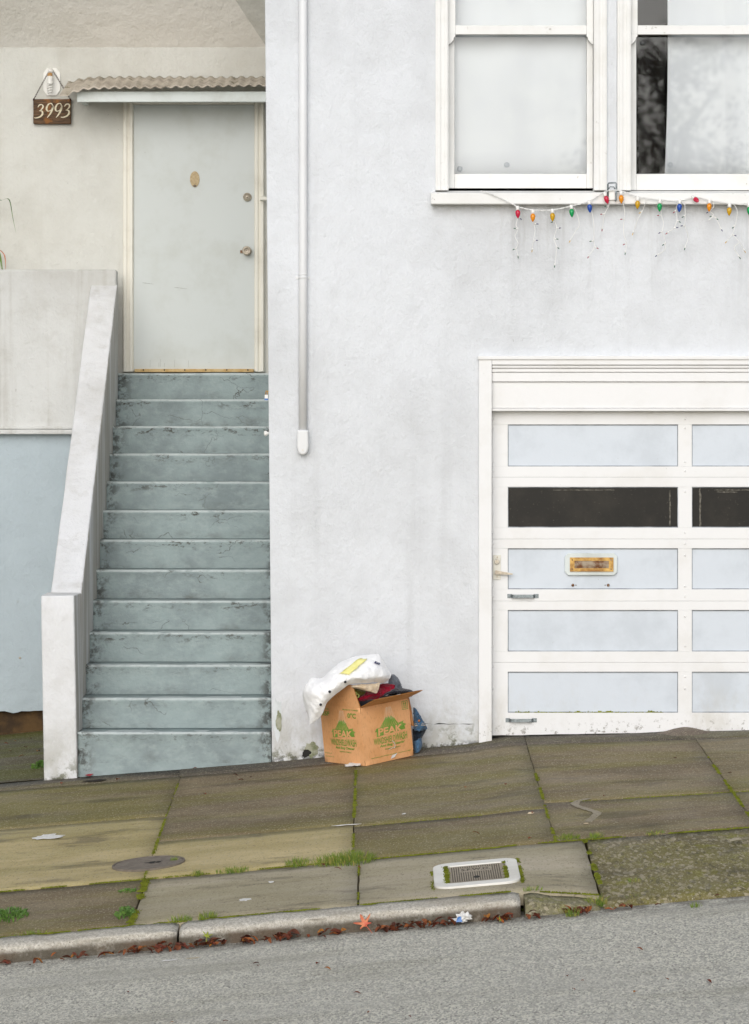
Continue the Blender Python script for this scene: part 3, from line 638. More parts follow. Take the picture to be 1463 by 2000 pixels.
# hanging number board
sl_, sr_ = W(65, 0, 3.38).x, W(138.5, 0, 3.38).x; sz0, sz1 = W(0, 242, 3.38).z, W(0, 193.5, 3.38).z
sign = thing('house_number_sign', ((sl_+sr_)/2, 3.40, sz0), 'dark wooden house number board 3993 hanging on a rusty chain', 'sign')
b = MB(); b.box(sl_, sr_, 3.375, 3.412, sz0, sz1); b.build('board', 'wood', sign, bevel=.006, cuts=3, rough=(.0015, 14))
def stroke(b, pts, ws, y, ox, oz, sc, sh=.12):
    P = [cr([Vector((q[0], 0, q[1])) for q in pts], i/18) for i in range(19)]; wv = [cr([Vector((x, 0, 0)) for x in ws], i/18).x for i in range(19)]
    L, R = [], []
    for i in range(19):
        t = (P[min(i+1, 18)]-P[max(i-1, 0)]).normalized(); nn = Vector((-t.z, 0, t.x))*max(wv[i], .008)/2
        for lst, q in ((L, P[i]+nn), (R, P[i]-nn)): lst.append(Vector((ox+(q.x+q.z*sh)*sc, y, oz+q.z*sc)))
    for i in range(18): b.face([L[i], R[i], R[i+1], L[i+1]])
dig = {'3': [([(.12, .80), (.22, .97), (.42, .98), (.50, .80), (.36, .60), (.24, .54)], [.05, .09, .07, .12, .06, .04]), ([(.24, .54), (.46, .50), (.52, .28), (.34, .08), (.08, .0), (-.06, .02)], [.04, .10, .14, .11, .07, .05])],
       '9': [([(.50, .78), (.40, .97), (.20, .92), (.10, .66), (.20, .46), (.40, .52), (.50, .78)], [.06, .06, .09, .13, .07, .05, .07]), ([(.50, .85), (.50, .60), (.40, .30), (.22, .02)], [.07, .12, .11, .04])]}
W_s = sr_-sl_; H_s = sz1-sz0
for k, ch in enumerate('3993'):
    b = MB(); 
    for pts, ws in dig[ch]: stroke(b, pts, ws, 3.3705, sl_+W_s*(.05+.235*k), sz0+H_s*(.235 if k < 3 else .26), H_s*(.60 if k in (1, 2) else .54))
    b.build('painted_digit', 'digit', sign, solid=.001)
def chainlink(b, c, t, k):
    t = t.normalized(); a = t.orthogonal().normalized(); a2 = t.cross(a); u = a if k % 2 else a2
    b.tube([c+t*(.0105*math.cos(q))+u*(.0048*math.sin(q)) for q in [2*math.pi*i/10 for i in range(11)]], .0016, 5, caps=False)
apex = p+Vector((-.006, -.062, .065))
for e in (Vector((sl_+.004, 3.375, sz1-.002)), Vector((sr_-.002, 3.375, sz1-.004))):
    b = MB(); st = apex+Vector((-.018 if e.x < p.x else .03, 0, -.005)); n = int((e-st).length/.0165)
    for k in range(n+1): chainlink(b, st.lerp(e, k/n), e-st, k)
    b.lathe([(.007, -.004), (.007, .004)], e, (1, 0, 0), 8); b.build('chain', 'chain', sign)
# ---- rain conduit on the front wall
pc = W(591.5, 0, -.03).x
pb = MB().tube([(pc, -.031, W(0, 842, 0).z), (pc+.001, -.031, 3.2), (pc, -.031, 8.15)], .0275, 20).build('drain_pipe', 'pipe', house)
zc1, zc0 = W(0, 840, -.03).z, W(0, 889, -.03).z
pts = [(pc-.036, zc1), (pc+.036, zc1), (pc+.038, zc0+.055), (pc+.03, zc0+.018), (pc+.012, zc0+.002), (pc-.012, zc0+.002), (pc-.03, zc0+.018), (pc-.038, zc0+.055)]
b = MB(); b.prism([(x, -.068, z) for x, z in pts], (0, .068, 0)); b.build('end_cover', 'pipe', pb, bevel=.012, seg=3)
b = MB(); p = W(591.5, 879, -.07); b.lathe([(.005, 0), (.005, .004)], p, (0, -1, 0), 8); b.build('cover_screw', 'cream', pb)
zc = W(0, 542, -.03).z
b = MB(); b.lathe([(.0305, -.007), (.0305, .007)], (pc, -.031, zc), (0, 0, 1), 20); b.lathe([(.030, .016), (.030, .024)], (pc, -.031, zc), (0, 0, 1), 20); b.box(pc-.048, pc+.048, -.006, 0, zc-.009, zc+.009); b.build('pipe_clamp', 'pipe', pb, bevel=.002)
# ---- windows
def window(k, x0, x1, open_gap=.0, blind=True):
    lab = ['double hung window with closed white curtain', 'double hung window with curtain pulled off a dark strip'][k]
    cas = MB(); px = lambda v: (v-PX)/300
    cw = .085 if k == 0 else .09
    for xa, xb in ((x0, x0+cw), (x1-cw, x1)):
        cas.box(xa, xb, -.018, .10, WZ0+.02, WZ1); q = .25*(xb-xa)
        cas.box(xa+q*.5, xa+q*1.6, -.026, -.016, WZ0+.02, WZ1-.001); cas.box(xb-q*1.4, xb-q*.3, -.022, -.016, WZ0+.02, WZ1-.001)
    cas.box(x0+cw, x1-cw, -.016, .10, WZ1-.09, WZ1-.001)
    win = cas.build('window', 'white', house, bevel=.004); win['label'] = lab
    xi0, xi1 = x0+cw+.001, x1-cw-.001
    zm0, zm1 = W(0, 68, .05).z, W(0, 50, .05).z
    u = MB()                                                      # upper sash, in front
    u.box(xi0, xi0+.045, .030, .072, zm0+.002, WZ1-.09); u.box(xi1-.045, xi1, .030, .072, zm0+.002, WZ1-.09); u.box(xi0+.0451, xi1-.0451, .032, .070, zm0, zm1)
    for sx, xx in ((1, xi0), (-1, xi1)):                          # horns below the meeting rail
        u.prism([(xx, .031, zm0+.004), (xx+sx*.045, .031, zm0+.004), (xx+sx*.045, .031, zm0-.012), (xx+sx*.036, .031, zm0-.020), (xx+sx*.034, .031, zm0-.035), (xx+sx*.022, .031, zm0-.05), (xx+sx*.008, .031, zm0-.062), (xx, .031, zm0-.066)], (0, .040, 0))
    u.build('upper_sash', 'white', win, bevel=.003)
    zl0, zl1 = WZ0+.030+open_gap, W(0, 340, .1).z
    l = MB(); sw = .040
    l.box(xi0, xi0+sw, .080, .122, zl0, zm1); l.box(xi1-sw, xi1, .080, .122, zl0, zm1); l.box(xi0+sw+.0005, xi1-sw-.0005, .081, .121, zl0, zl1); l.box(xi0+sw+.0005, xi1-sw-.0005, .081, .121, zm0+.01, zm1-.002)
    l.build('lower_sash', 'white', win, bevel=.003)
    MB().box(xi0+.04, xi1-.04, .048, .052, zm1-.005, WZ1-.09).build('pane', 'glass', win); MB().box(xi0+sw-.004, xi1-sw+.004, .099, .103, zl1-.005, zm0+.015).build('pane', 'glass', win)
    xa = xi0 if k == 0 else W(1306, 0, .2).x
    for z0_, z1_ in ((WZ0+.10, WZ1),):
        def curt(u_, v_):
            x = xa+(xi1-xa)*u_; z = z0_+(z1_-z0_)*v_
            if k: x += (-.03*(1-v_)**1.0+.010*math.sin(v_*5))*(1-u_)**6
            amp = .022 if k == 0 else .034
            return (x, .185+amp*(lambda q: abs(math.sin(q*.5))*2-1 if k else math.sin(q))(x*19+.9*math.sin(x*5)+.25*z)*(.5+.5*noise.noise((x*2, z*.4, k)))+.006*noise.noise((x*6, z*2, 4)), z)
        MB().grid(curt, 90, 10).build('curtain', 'curtain', win, solid=.002)
    for cx_, cy_ in (((1310, 325), (898, 330), (990, 322)) if k == 0 else ((1255, 84), (1309, 322)))[-2:]:
        q_ = W(cx_, cy_, .099); MB().lathe([(.018, 0), (.017, .003), (.010, .006), (.006, .012), (.001, .012)], q_, (0, -1, 0), 16).build('suction_cup', 'cup', win)
    r = MB(); d_ = 2.2                                            # the unlit room behind
    r.face([(x0, d_, WZ0-.5), (x1, d_, WZ0-.5), (x1, d_, WZ1+.3), (x0, d_, WZ1+.3)]); r.face([(x0, .225, WZ0-.001), (x0, d_, WZ0-.5), (x0, d_, WZ1+.3), (x0, .225, WZ1)]); r.face([(x1, .225, WZ0-.001), (x1, d_, WZ0-.5), (x1, d_, WZ1+.3), (x1, .225, WZ1)])
    r.face([(x0, .225, WZ0-.001), (x1, .225, WZ0-.001), (x1, d_, WZ0-.5), (x0, d_, WZ0-.5)]); r.face([(x0, .225, WZ1), (x1, .225, WZ1), (x1, d_, WZ1+.3), (x0, d_, WZ1+.3)])
    r.build('room', 'dark', win)
    return win
wa = window(0, *WIN[0], open_gap=.012); wb = window(1, *WIN[1], open_gap=-.001)
zs1, zs0 = W(0, 377, -.08).z, W(0, 398.5, -.08).z
MB().hexa([(.366, -.085, zs0), (2.76, -.085, zs0), (2.76, .10, zs0), (.366, .10, zs0), (.366, -.085, zs1), (2.76, -.085, zs1), (2.76, .10, zs1+.03), (.366, .10, zs1+.03)]).build('window_sill', 'white', house, bevel=.005, cuts=6, rough=(.0012, 9))
# ---- garage frame, header, door
gf = MB(); zh = W(0, 698, 0).z
gf.box(.678, GX0+.006, -.040, .20, -.55, zh); gf.box(GX1-.006, GX1+.078, -.040, .20, -.55, zh)
gf.box(GX0+.007, GX1-.007, -.040, .20, W(0, 713, 0).z, zh+.001)
gf.box(.672, GX1+.084, -.052, 0, zh-.016, zh+.008)
for a, c, y in ((713.5, 719, -.026), (719.5, 727, -.014), (727.5, 745.5, -.006), (746, 797, .010), (797.5, 803, -.002)): gf.box(GX0+.007, GX1-.007, y, .19, W(0, c, 0).z, W(0, a, 0).z)
gfo = gf.build('garage_frame', 'gwhite', house, bevel=.004)
GY = .075
gz = lambda py: W(0, py, GY).z; gxx = lambda px: W(px, 0, GY).x
g0, g1 = GX0+.012, GX1-.012
rows = [(803.5, 829, 911, 931.8), (932.1, 951, 1030.5, 1052.6), (1052.9, 1071, 1151, 1173.8), (1174.1, 1191.5, 1272.5, 1293.6), (1293.9, 1312, 1392, 1441)]
cols = [(gxx(992), gxx(1324.5)), (gxx(1351.5), gxx(1351.5)+(gxx(1324.5)-gxx(992)))]
gdoor = thing('garage_door', (2.0, GY, .1)); gdoor.parent = house; gdoor.location = Vector((2.0, GY, .1))-Vector((0, 2, 0))
def gz_low(x): return zg(x, 0)+.004+.004
for i, (t, a, c, e) in enumerate(rows):
    b = MB(); zb2 = gz(e)
    if i < 4:
        b.box(g0, g1, GY, GY+.035, gz(e), gz(c)); 
    else:
        nseg = 40; bulge = gxx(1335)
        for s in range(nseg):
            xa = g0+(g1-g0)*s/nseg; xb = g0+(g1-g0)*(s+1)/nseg
            zA = lambda x: .155+.018*(x-g0)+.034*math.exp(-((x-bulge)/.10)**2)+.004*noise.noise((x*8, 0, 4))
            b.hexa([(xa, GY, zA(xa)), (xb, GY, zA(xb)), (xb, GY+.035, zA(xb)), (xa, GY+.035, zA(xa)), (xa, GY, gz(c)), (xb, GY, gz(c)), (xb, GY+.035, gz(c)), (xa, GY+.035, gz(c))])
    b.box(g0, g1, GY, GY+.035, gz(a), gz(t))
    xsb = [(g0, cols[0][0]), (cols[0][1], cols[1][0]), (cols[1][1], g1)]
    for xa, xb in xsb: b.box(xa, xb, GY+.0006, GY+.035, gz(c)+.0002, gz(a)-.0002)
    if i < 4: sec = b.build('section_frame', 'gwhite', gdoor, bevel=.0012)
    else: sec = b.build('section_frame', 'gwhite', gdoor)
    for (xa, xb) in cols:
        if i == 1:
            MB().box(xa-.004, xb+.004, GY+.016, GY+.020, gz(c)-.004, gz(a)+.004).build('pane', 'gglass', gdoor)
        else: MB().box(xa-.006, xb+.006, GY+.014, GY+.024, gz(c)-.006, gz(a)+.006).build('panel', 'panel', gdoor, cuts=2, rough=(.0012, 2.0))
        bd = MB(); y0_ = GY+.002                                 # thin dark strip round each opening, the recess shadow painted as colour
        for q in ((xa, xb, gz(a)-.006, gz(a)), (xa, xb, gz(c), gz(c)+.0055), (xa, xa+.004, gz(c)+.0062, gz(a)-.0062), (xb-.004, xb, gz(c)+.0062, gz(a)-.0062)): bd.box(q[0], q[1], GY+.010, GY+.0155, q[2], q[3])
        bd.build('shadow_bead', 'groove_grey', gdoor)
MB().box(g0, g1, GY+.04, GY+.06, -.1, gz(803)).build('backing', 'dark', gdoor)
b = MB()
for px_, lo, hi in ((1309, 958, 1027), (1368, 953, 1029)):
    b = MB(); x = W(px_, 0, GY).x; pts = []
    for i in range(15): t = i/14; pts.append((x+.006*noise.noise((t*6, px_, 0)), GY+.0155, gz(lo+(hi-lo)*t)))
    for i in range(14):
        a, c = Vector(pts[i]), Vector(pts[i+1]); w1 = .004+.007*abs(noise.noise((i*.8, px_, 1))); b.face([a-Vector((w1, 0, 0)), a+Vector((w1, 0, 0)), c+Vector((w1, 0, 0)), c-Vector((w1, 0, 0))])
    b.build('putty_smear', 'smear', gdoor)
for px0, px1, py in ((1080, 1200, 957), (1395, 1463, 957), (1400, 1440, 961)):
    b = MB(); pts = [W(px0+(px1-px0)*i/14, py+1.2*noise.noise((i*.6, px0, 0)), GY+.0155) for i in range(15)]
    for i in range(14):
        h = .002+.006*abs(noise.noise((i*.9, px1, 1))); b.face([pts[i]-Vector((0, 0, h)), pts[i+1]-Vector((0, 0, h)), pts[i+1]+Vector((0, 0, h)), pts[i]+Vector((0, 0, h))])
    b.build('putty_smear', 'smear', gdoor)
# rivets down the stile
b = MB()
for px_ in (962.5, 1338):
    for py in (818, 836, 902, 920, 960, 1040, 1062, 1085 if px_ > 1000 else 1060, 1145, 1165, 1204, 1262, 1302 if px_ < 1000 else 1322, 1345):
        p = W(px_, py, GY); MB().lathe([(.007, 0), (.0065, .003), (.003, .005)], p, (0, -1, 0), 8).build('rivet', 'gwhite', gdoor)
p = W(970.5, 1108, GY)
b = MB(); b.box(p.x-.025, p.x+.025, GY-.008, GY, p.z-.080, p.z+.080); lk = None
b.lathe([(.018, .008), (.018, .016), (.013, .02)], p+Vector((0, 0, .037)), (0, -1, 0), 18, 1); b.box(p.x-.002, p.x+.002, GY-.0215, GY-.019, p.z+.027, p.z+.038, 2)
for dz in (.066, -.060): b.lathe([(.007, .008), (.006, .013)], p+Vector((.002, 0, dz)), (0, -1, 0), 8, 1)
zz = p.z-.033; b.lathe([(.013, .008), (.013, .03)], (p.x, GY, zz), (0, -1, 0), 12, 0)
b.prism([(p.x-.016, GY-.032, zz-.012), (p.x+.02, GY-.032, zz-.013), (p.x+.102, GY-.034, zz-.015), (p.x+.102, GY-.034, zz-.006), (p.x+.04, GY-.032, zz+.006), (p.x-.012, GY-.032, zz+.016)], (0, .014, 0), 1)
b.build('lock_handle', ['cream', 'nickel', 'iron'], gdoor, bevel=.0015)
for py, nm in ((1164, 0), (1406.5, 1)):
    p = W(1021.5 if nm == 0 else 1018, py, GY); b = MB()
    for s in (-1, 1): b.box(p.x+s*.088-.014, p.x+s*.088+.014, GY-.003, GY, p.z-.014, p.z+.013); b.lathe([(.007, .003), (.006, .008)], (p.x+s*.088, GY, p.z), (0, -1, 0), 8)
    b.prism([(p.x-.062, GY-.028, p.z-.012), (p.x+.062, GY-.028, p.z-.012), (p.x+.062, GY-.028, p.z+.010), (p.x-.062, GY-.028, p.z+.010)], (0, .004, 0))
    for s in (-1, 1): b.hexa([(p.x+s*.076-.003, GY-.004, p.z-.012), (p.x+s*.076+.003, GY-.004, p.z-.012), (p.x+s*.062+.003, GY-.027, p.z-.012), (p.x+s*.062-.003, GY-.027, p.z-.012), (p.x+s*.076-.003, GY-.004, p.z+.010), (p.x+s*.076+.003, GY-.004, p.z+.010), (p.x+s*.062+.003, GY-.027, p.z+.010), (p.x+s*.062-.003, GY-.027, p.z+.010)])
    b.build('pull_handle', 'steel', gdoor)
p = W(1154.5, 1102, GY); Yp = GY+.012
b = MB(); hw, hh, ch_ = .172, .073, .022
oct_ = [(-hw+ch_, -hh), (hw-ch_, -hh), (hw, -hh+ch_), (hw, hh-ch_), (hw-ch_, hh), (-hw+ch_, hh), (-hw, hh-ch_), (-hw, -hh+ch_)]
b.prism([(p.x+x, Yp-.018, p.z+z) for x, z in oct_], (0, .018, 0)); msb = b.build('mail_slot', 'fascia', gdoor, bevel=.005)
q = W(1155.5, 1102.5, GY); b = MB(); bw, bh = .142, .046; ow, oh = .112, .024
for r_ in ((-bw, bw, oh, bh), (-bw, bw, -bh, -oh), (-bw, -ow, -oh, oh), (ow, bw, -oh, oh)): b.box(q.x+r_[0], q.x+r_[1], Yp-.026, Yp-.017, q.z+r_[2], q.z+r_[3])
b.grid(lambda u, v: (q.x-ow+2*ow*u, Yp-.020-.006*math.sin(v*3.14), q.z-oh+2*oh*v), 10, 6, 1)
for sx in (-1, 1):
    for sz in (-1, 1): b.lathe([(.005, .026), (.004, .029)], (q.x+sx*.127, Yp, q.z+sz*.03), (0, -1, 0), 8, 1)
b.build('mail_slot_flap', ['brass', 'rust'], gdoor)['label'] = 'rusty brass letter flap'
for px_, px2 in ((1119, 1125), (1188, 1182)):
    b = MB(); b.lathe([(.010, 0), (.009, .005), (.004, .008)], W(px_, 1143, Yp), (0, -1, 0), 10); b.lathe([(.004, 0), (.003, .003)], W(px2, 1143, Yp), (0, -1, 0), 8, 1); b.build('bolt', ['rust', 'iron'], gdoor)
# moss on the bottom rail and the black strip filling the gap below
b = MB()
for i in range(260):
    px_ = 1005+rnd.random()**.8*290; w_ = rnd.uniform(.004, .012)*max(0.15, noise.noise((px_*.03, 1, 1))+.7); p = W(px_, 1392, GY); y = GY+rnd.uniform(-.002, .01); h = rnd.uniform(.002, .012)*(.4+abs(noise.noise((px_*.05, 2, 2)))*1.6)
    b.face([(p.x-w_, y, p.z), (p.x+w_, y, p.z), (p.x+w_*.5, y-.002, p.z+h), (p.x-w_*.5, y-.002, p.z+h)])
tag(b.build('moss', 'moss', gdoor), kind='stuff')
b = MB(); b.grid(lambda u, v: (g0+(g1-g0)*u, GY+.012, zg(g0+(g1-g0)*u, 0)-.03+.10*v), 20, 2); b.build('gap_strip', 'blackgap', gdoor, solid=.01)
b = MB()
def mound(u, v):
    x = gxx(1328)+.62*(u-.5); y = -.20+.27*v; h = .040*math.exp(-((u-.55)/.20)**2)*math.exp(-((v-1)/.5)**2)+.003*noise.noise((x*9, y*9, 2)); return (x, y, zg(x, min(y, 0))+h-.006)
b.grid(mound, 24, 12); o = b.build('mortar_mound', 'c_mortar', pavement); o['label'] = 'low mound of mortar at the garage threshold'

# ================================================================== STAIRS
stairs = thing('concrete_stairs', (-1.3, 0, -.1), 'blue grey painted concrete stairs with white side wall leading to the door', 'stairs')
RZ, TR = .202, .27
for k in range(13):
    y0, zt_ = TR*k, .185+RZ*k; y1 = y0+TR+.015 if k < 12 else 3.43; zb2 = zt_-RZ-.012 if k else -.4
    prof = [(y0+.012, zb2), (y0+.006, zt_-.12), (y0+.003, zt_-.06), (y0-.003, zt_-.03), (y0-.007, zt_-.016), (y0-.004, zt_-.006), (y0+.004, zt_-.001), (y0+.02, zt_), (y0+.12, zt_+.001), (y1, zt_+.003), (y1, zb2)]
    n = 48
    def P(u, v, k=k, prof=prof):
        i = min(int(v*10+.01), 10); y, z = prof[i]; x = -1.934+(1.934-.672)*u
        a = noise.noise((x*2.2, k*3.1, i*.15))*.0055+noise.noise((x*7, k*2.3, i*.3))*.003
        return (x, y+(a if i < 8 else 0), z+(a*.8 if 2 < i < 9 else 0))
    b = MB(); b.grid(P, n, 10); b.face([P(0.0, i/10) for i in range(11)]); b.face([P(1.0, i/10) for i in range(11)])
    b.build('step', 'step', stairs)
ze = W(0, 558, PYF).z
b = MB(); b.hexa([(-2.13, .20, -.4), (-1.925, .20, -.4), (-1.925, PYF+.02, -.4), (-2.13, PYF+.02, -.4), (-2.135, .20, 1.035), (-1.93, .20, 1.035), (-1.922, PYF+.02, ze+.015), (-2.122, PYF+.02, ze+.015)])
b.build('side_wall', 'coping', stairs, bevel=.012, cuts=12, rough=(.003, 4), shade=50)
zp = W(0, 1163, -.03).z
b = MB(); b.hexa([(-2.145, -.03, -.45), (-1.925, -.03, -.45), (-1.917, .22, -.45), (-2.137, .22, -.45), (-2.170, -.03, zp), (-1.955, -.03, zp), (-1.93, .24, zp+.008), (-2.16, .24, zp+.008)])
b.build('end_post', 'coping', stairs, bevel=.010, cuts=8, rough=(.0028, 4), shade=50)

# ================================================================== THINGS ON THE WALL
def bulbmesh(b, c, ax, L, m):
    b.lathe([(.004, 0), (.0155, .012), (.0165, .022), (.0135, .038), (.006, L*.9), (.001, L)], c, ax, 14, m)
wirepts = [(938, 373, -.09), (965, 381, -.10), (1000, 398, -.10), (1012, 404, -.10), (1041, 410, -.095), (1079, 410, -.095), (1117, 402, -.1), (1150, 393, -.1), (1183, 374, -.11), (1213, 373, -.11), (1246, 384, -.11), (1288, 390, -.105), (1327, 392, -.1), (1357, 385, -.105), (1386, 391, -.1), (1425, 397, -.1), (1463, 400, -.1), (1500, 398, -.1), (1545, 380, -.1)]
wp = [W(*q) for q in wirepts]
string = thing('string_lights', W(1200, 398, -.10), 'string of fat coloured bulbs sagging along the white window sill', 'string lights')
ln = curve(wp, 200); b = MB(); tw = []
for s in (0, 1): b.tube([q+Vector((0, .003*math.cos(i*.9+s*3.14), .003*math.sin(i*.9+s*3.14))) for i, q in enumerate(ln)], .0022, 5)
b.build('wire', 'wire', string)
for px_, py, c, ang in ((1011, 404, 'r', 5), (1041, 411, 'o', -3), (1079, 410, 'y', 2), (1116, 402, 'g', 8), (1151, 393, 'b', 10), (1181, 377, 'r', 40), (1213, 375, 'o', 5), (1246, 386, 'y', -10), (1289, 391, 'g', -8), (1328, 392, 'b', -12), (1354, 385, 'r', 70), (1386, 391, 'o', -10), (1425, 399, 'y', -8), (1463, 398, 'g', 4), (1500, 398, 'b', 0)):
    a = math.radians(ang); ax = Vector((math.sin(a)*.35, -.10, -math.cos(a))).normalized(); c0 = W(px_, py, -.107)
    if ang == 70: ax = Vector((.35, -.75, -.45)).normalized()
    b = MB(); b.lathe([(.011, -.006), (.0125, 0), (.0125, .016), (.010, .022)], c0, ax, 12, 0); bulbmesh(b, c0+ax*.018, ax, .058, 1); b.build('bulb', ['ceramic', M['b_'+c]], string)
ice = thing('icicle_lights', W(1200, 490, -.09), 'white icicle string with tiny bulbs dangling below the coloured bulbs', 'string lights')
strands = [[(1011, 408), (1011, 425), (1008, 440), (1012, 447), (1006, 462), (1012, 474), (1009, 484), (1011, 496)], [(1041, 414), (1043, 437), (1045, 450), (1042, 470), (1040, 484)], [(1081, 413), (1084, 432), (1087, 446), (1082, 466), (1086, 480), (1086, 500), (1084, 514)],
           [(1122, 406), (1129, 424), (1131, 440), (1124, 452), (1116, 466)], [(1150, 398), (1156, 414), (1160, 440), (1160, 470), (1161, 482), (1152, 497)], [(1189, 388), (1189, 402), (1181, 418), (1177, 443)], [(1215, 392), (1220, 410), (1220, 428), (1218, 440), (1219, 460), (1224, 474), (1222, 489)],
           [(1262, 392), (1255, 412), (1246, 428), (1238, 451)], [(1291, 396), (1292, 420), (1296, 436), (1294, 452), (1300, 474), (1298, 488), (1287, 496)], [(1325, 393), (1321, 410), (1322, 430), (1316, 445), (1307, 452)], [(1337, 394), (1339, 420), (1338, 440), (1344, 462), (1339, 480)],
           [(1392, 392), (1394, 404), (1387, 412), (1394, 420), (1384, 430), (1396, 424), (1407, 444)], [(1432, 398), (1440, 412), (1436, 440), (1430, 458), (1422, 468)], [(1430, 458), (1444, 472), (1452, 486)], [(1444, 474), (1434, 484), (1442, 498)]]
for st in strands:
    pts = [W(x, y, -.09+.02*noise.noise((x*.1, y*.05, 1))) for x, y in st]; c = curve(pts, 8*(len(st)-1)); b = MB(); b.tube(c, .0024, 5)
    for j, q in enumerate(pts[1:]):
        if j == len(pts)-2: d_ = (pts[-1]-pts[-2]).normalized()
        else:
            if rnd.random() < .35: continue
            d_ = Vector((rnd.choice([-1, 1])*rnd.uniform(.6, 1), -.1, -rnd.uniform(-.1, .8))).normalized()
        b.tube([q, q+d_*.016], .0048, 7); b.tube([q+d_*.015, q+d_*.030], [.0038, .0022], 6, rnd.choice([1, 2, 3, 3, 2, 4]))
    b.build('dangling_strand', ['wire', 't_r', 't_g', 't_b', 't_y'], ice)
p = W(1195, 374, -.1); cl = thing('spring_clip', p-Vector((0, 0, .05)), 'small grey clip holding the light string to the sill', 'clip')
b = MB(); b.tube([p+Vector((x, -.004, z)) for x, z in ((-.026, -.03), (-.026, .045), (-.020, .055), (.024, .057), (.030, .048), (.028, -.055), (.020, -.062))], .0055, 8); b.tube([p+Vector((x, -.004, z)) for x, z in ((-.02, .015), (-.012, .03), (.012, .03), (.02, .015))], .004, 6); b.build('wire_loop', 'steel', cl)
b = MB(); b.box(p.x-.02, p.x+.02, -.100, -.086, p.z-.055, p.z+.012); b.build('clip_base', 'ceramic', cl, bevel=.003)
p = W(519.5, 774, .03); zz = p.z; xw = CX(zz)
pad = thing('padlock', (xw-.012, .03, zz-.03), 'tiny padlock with blue band hanging at the wall corner beside the stairs', 'padlock')
b = MB(); b.box(xw-.026, xw-.004, .015, .045, zz-.028, zz+.010); b.build('lock_body', 'ceramic', pad, bevel=.003); b = MB(); b.box(xw-.0265, xw-.0035, .0145, .0455, zz-.026, zz-.014); b.build('blue_band', 'bluefoil', pad)
b = MB(); b.tube([(xw-.020+.012*(1-math.cos(a))/2, .03, zz+.010+.026*math.sin(a)) for a in [math.pi*i/10 for i in range(11)]], .003, 7); b.tube([(xw-.011, .03, zz+.032), (xw+.01, .03, zz+.032)], .004, 6); b.build('shackle', 'brass', pad)
p = W(520, 846, .03); zz = p.z; xw = CX(zz); b = MB(); b.lathe([(.010, -.006), (.009, .008), (.016, .014), (.019, .024), (.014, .032), (.0, .034)], (xw, .03, zz), (-1, 0, -.1), 14); b.build('wall_knob', 'ceramic', house)
# plant leaning in behind the landing parapet
pl = thing('strap_leaf_plant', (-2.50, 3.34, zt-.35), 'green strap leaved plant peeking over the landing parapet', 'plant')
for pts, m in (([(-14, 520, 3.34), (-12, 440, 3.33), (-6, 395, 3.3), (4, 391, 3.27), (18, 390, 3.24), (25, 425, 3.22), (31, 454, 3.2)], 'blade'), ([(-6, 560, 3.34), (0, 510, 3.33), (-2, 492, 3.32), (-12, 470, 3.3)], 'blade'), ([(8, 560, 3.34), (4, 524, 3.33), (1, 500, 3.32), (-2, 488, 3.31)], 'blade'), ([(-4, 486, 3.33), (6, 494, 3.3), (10, 505, 3.28), (11, 530, 3.27)], 'deadblade'), ([(-20, 540, 3.34), (-30, 440, 3.3), (-60, 400, 3.25), (-95, 440, 3.2)], 'blade')):
    q = curve([W(*t) for t in pts], 24); b = MB()
    for i in range(24):
        w0, w1 = [.009*min(1, (1.02-j/24)*2.5) for j in (i, i+1)]; s = Vector((1, .3, .35)).normalized() if m == 'blade' else Vector((1, 0, 0))
        b.face([q[i]-s*w0*.5, q[i]+s*w0*.5, q[i+1]+s*w1*.5, q[i+1]-s*w1*.5], 0, True)
    b.build('leaf_blade', m, pl, solid=.0006)
# extra: planter soil carrying that plant
o = MB().box(-6.9, -1.95, PYF+.151, 3.419, zl, zt-.30).build('planter_soil', 'dirt', house)

# ================================================================== CARDBOARD BOX AND CLOTHES
Cc = G(714, 1497); Rr = G(811.6, 1484.5); Ll = G(631.3, 1492.5)
nz = (Vector((1, 0, zg(Cc.x+.5, Cc.y)-zg(Cc.x-.5, Cc.y))).cross(Vector((0, 1, zg(Cc.x, Cc.y+.3)-zg(Cc.x, Cc.y-.2))*1)))
nz = Vector((-(zg(Cc.x+.5, Cc.y)-zg(Cc.x-.5, Cc.y)), -(zg(Cc.x, Cc.y+.25)-zg(Cc.x, Cc.y-.25))/.5, 1)).normalized()
th_ = math.radians(39); e0 = Vector((math.cos(th_), math.sin(th_), 0)); er = (e0-nz*e0.dot(nz)).normalized(); el_ = nz.cross(er)   # along right face / along left face (away)
LR, LL, HB = .40, .415, .372
Cc = Cc+nz*.002
bx = lambda r, l, h: Cc+er*r+el_*l+nz*h
boxo = thing('cardboard_box', bx(LR/2, LL/2, 0), 'open brown cardboard box with green PEAK print stuffed with clothes', 'box')
T = .005
def wallpanel(name, p0, p1, inward, mat_i=0):
    b = MB(); n = 10
    def S(off):
        def f(u, v):
            q = p0.lerp(p1, u)+nz*(HB*v)+inward*off; bul = .006*math.sin(math.pi*u)*math.sin(math.pi*v); return q-inward*bul
        return f
    b.grid(S(0), n, n, 0); b.grid(S(T), n, n, 1)
    for u, v0, u1, v1 in ((0, 0, 0, 1), (1, 0, 1, 1)):
        b.face([S(0)(u, 0), S(0)(u, 1), S(T)(u, 1), S(T)(u, 0)], 1)
    b.face([S(0)(0, 1), S(0)(1, 1), S(T)(1, 1), S(T)(0, 1)], 1)
    return b.build(name, ['card', 'cardin'], boxo)
pr = wallpanel('right_panel', bx(0, 0, 0), bx(LR, 0, 0), el_); pl_ = wallpanel('left_panel', bx(0, LL, 0), bx(0, 0, 0), er)
wallpanel('back_panel', bx(LR, LL, 0), bx(0, LL, 0), -el_); wallpanel('back_panel', bx(LR, 0, 0), bx(LR, LL, 0), -er)
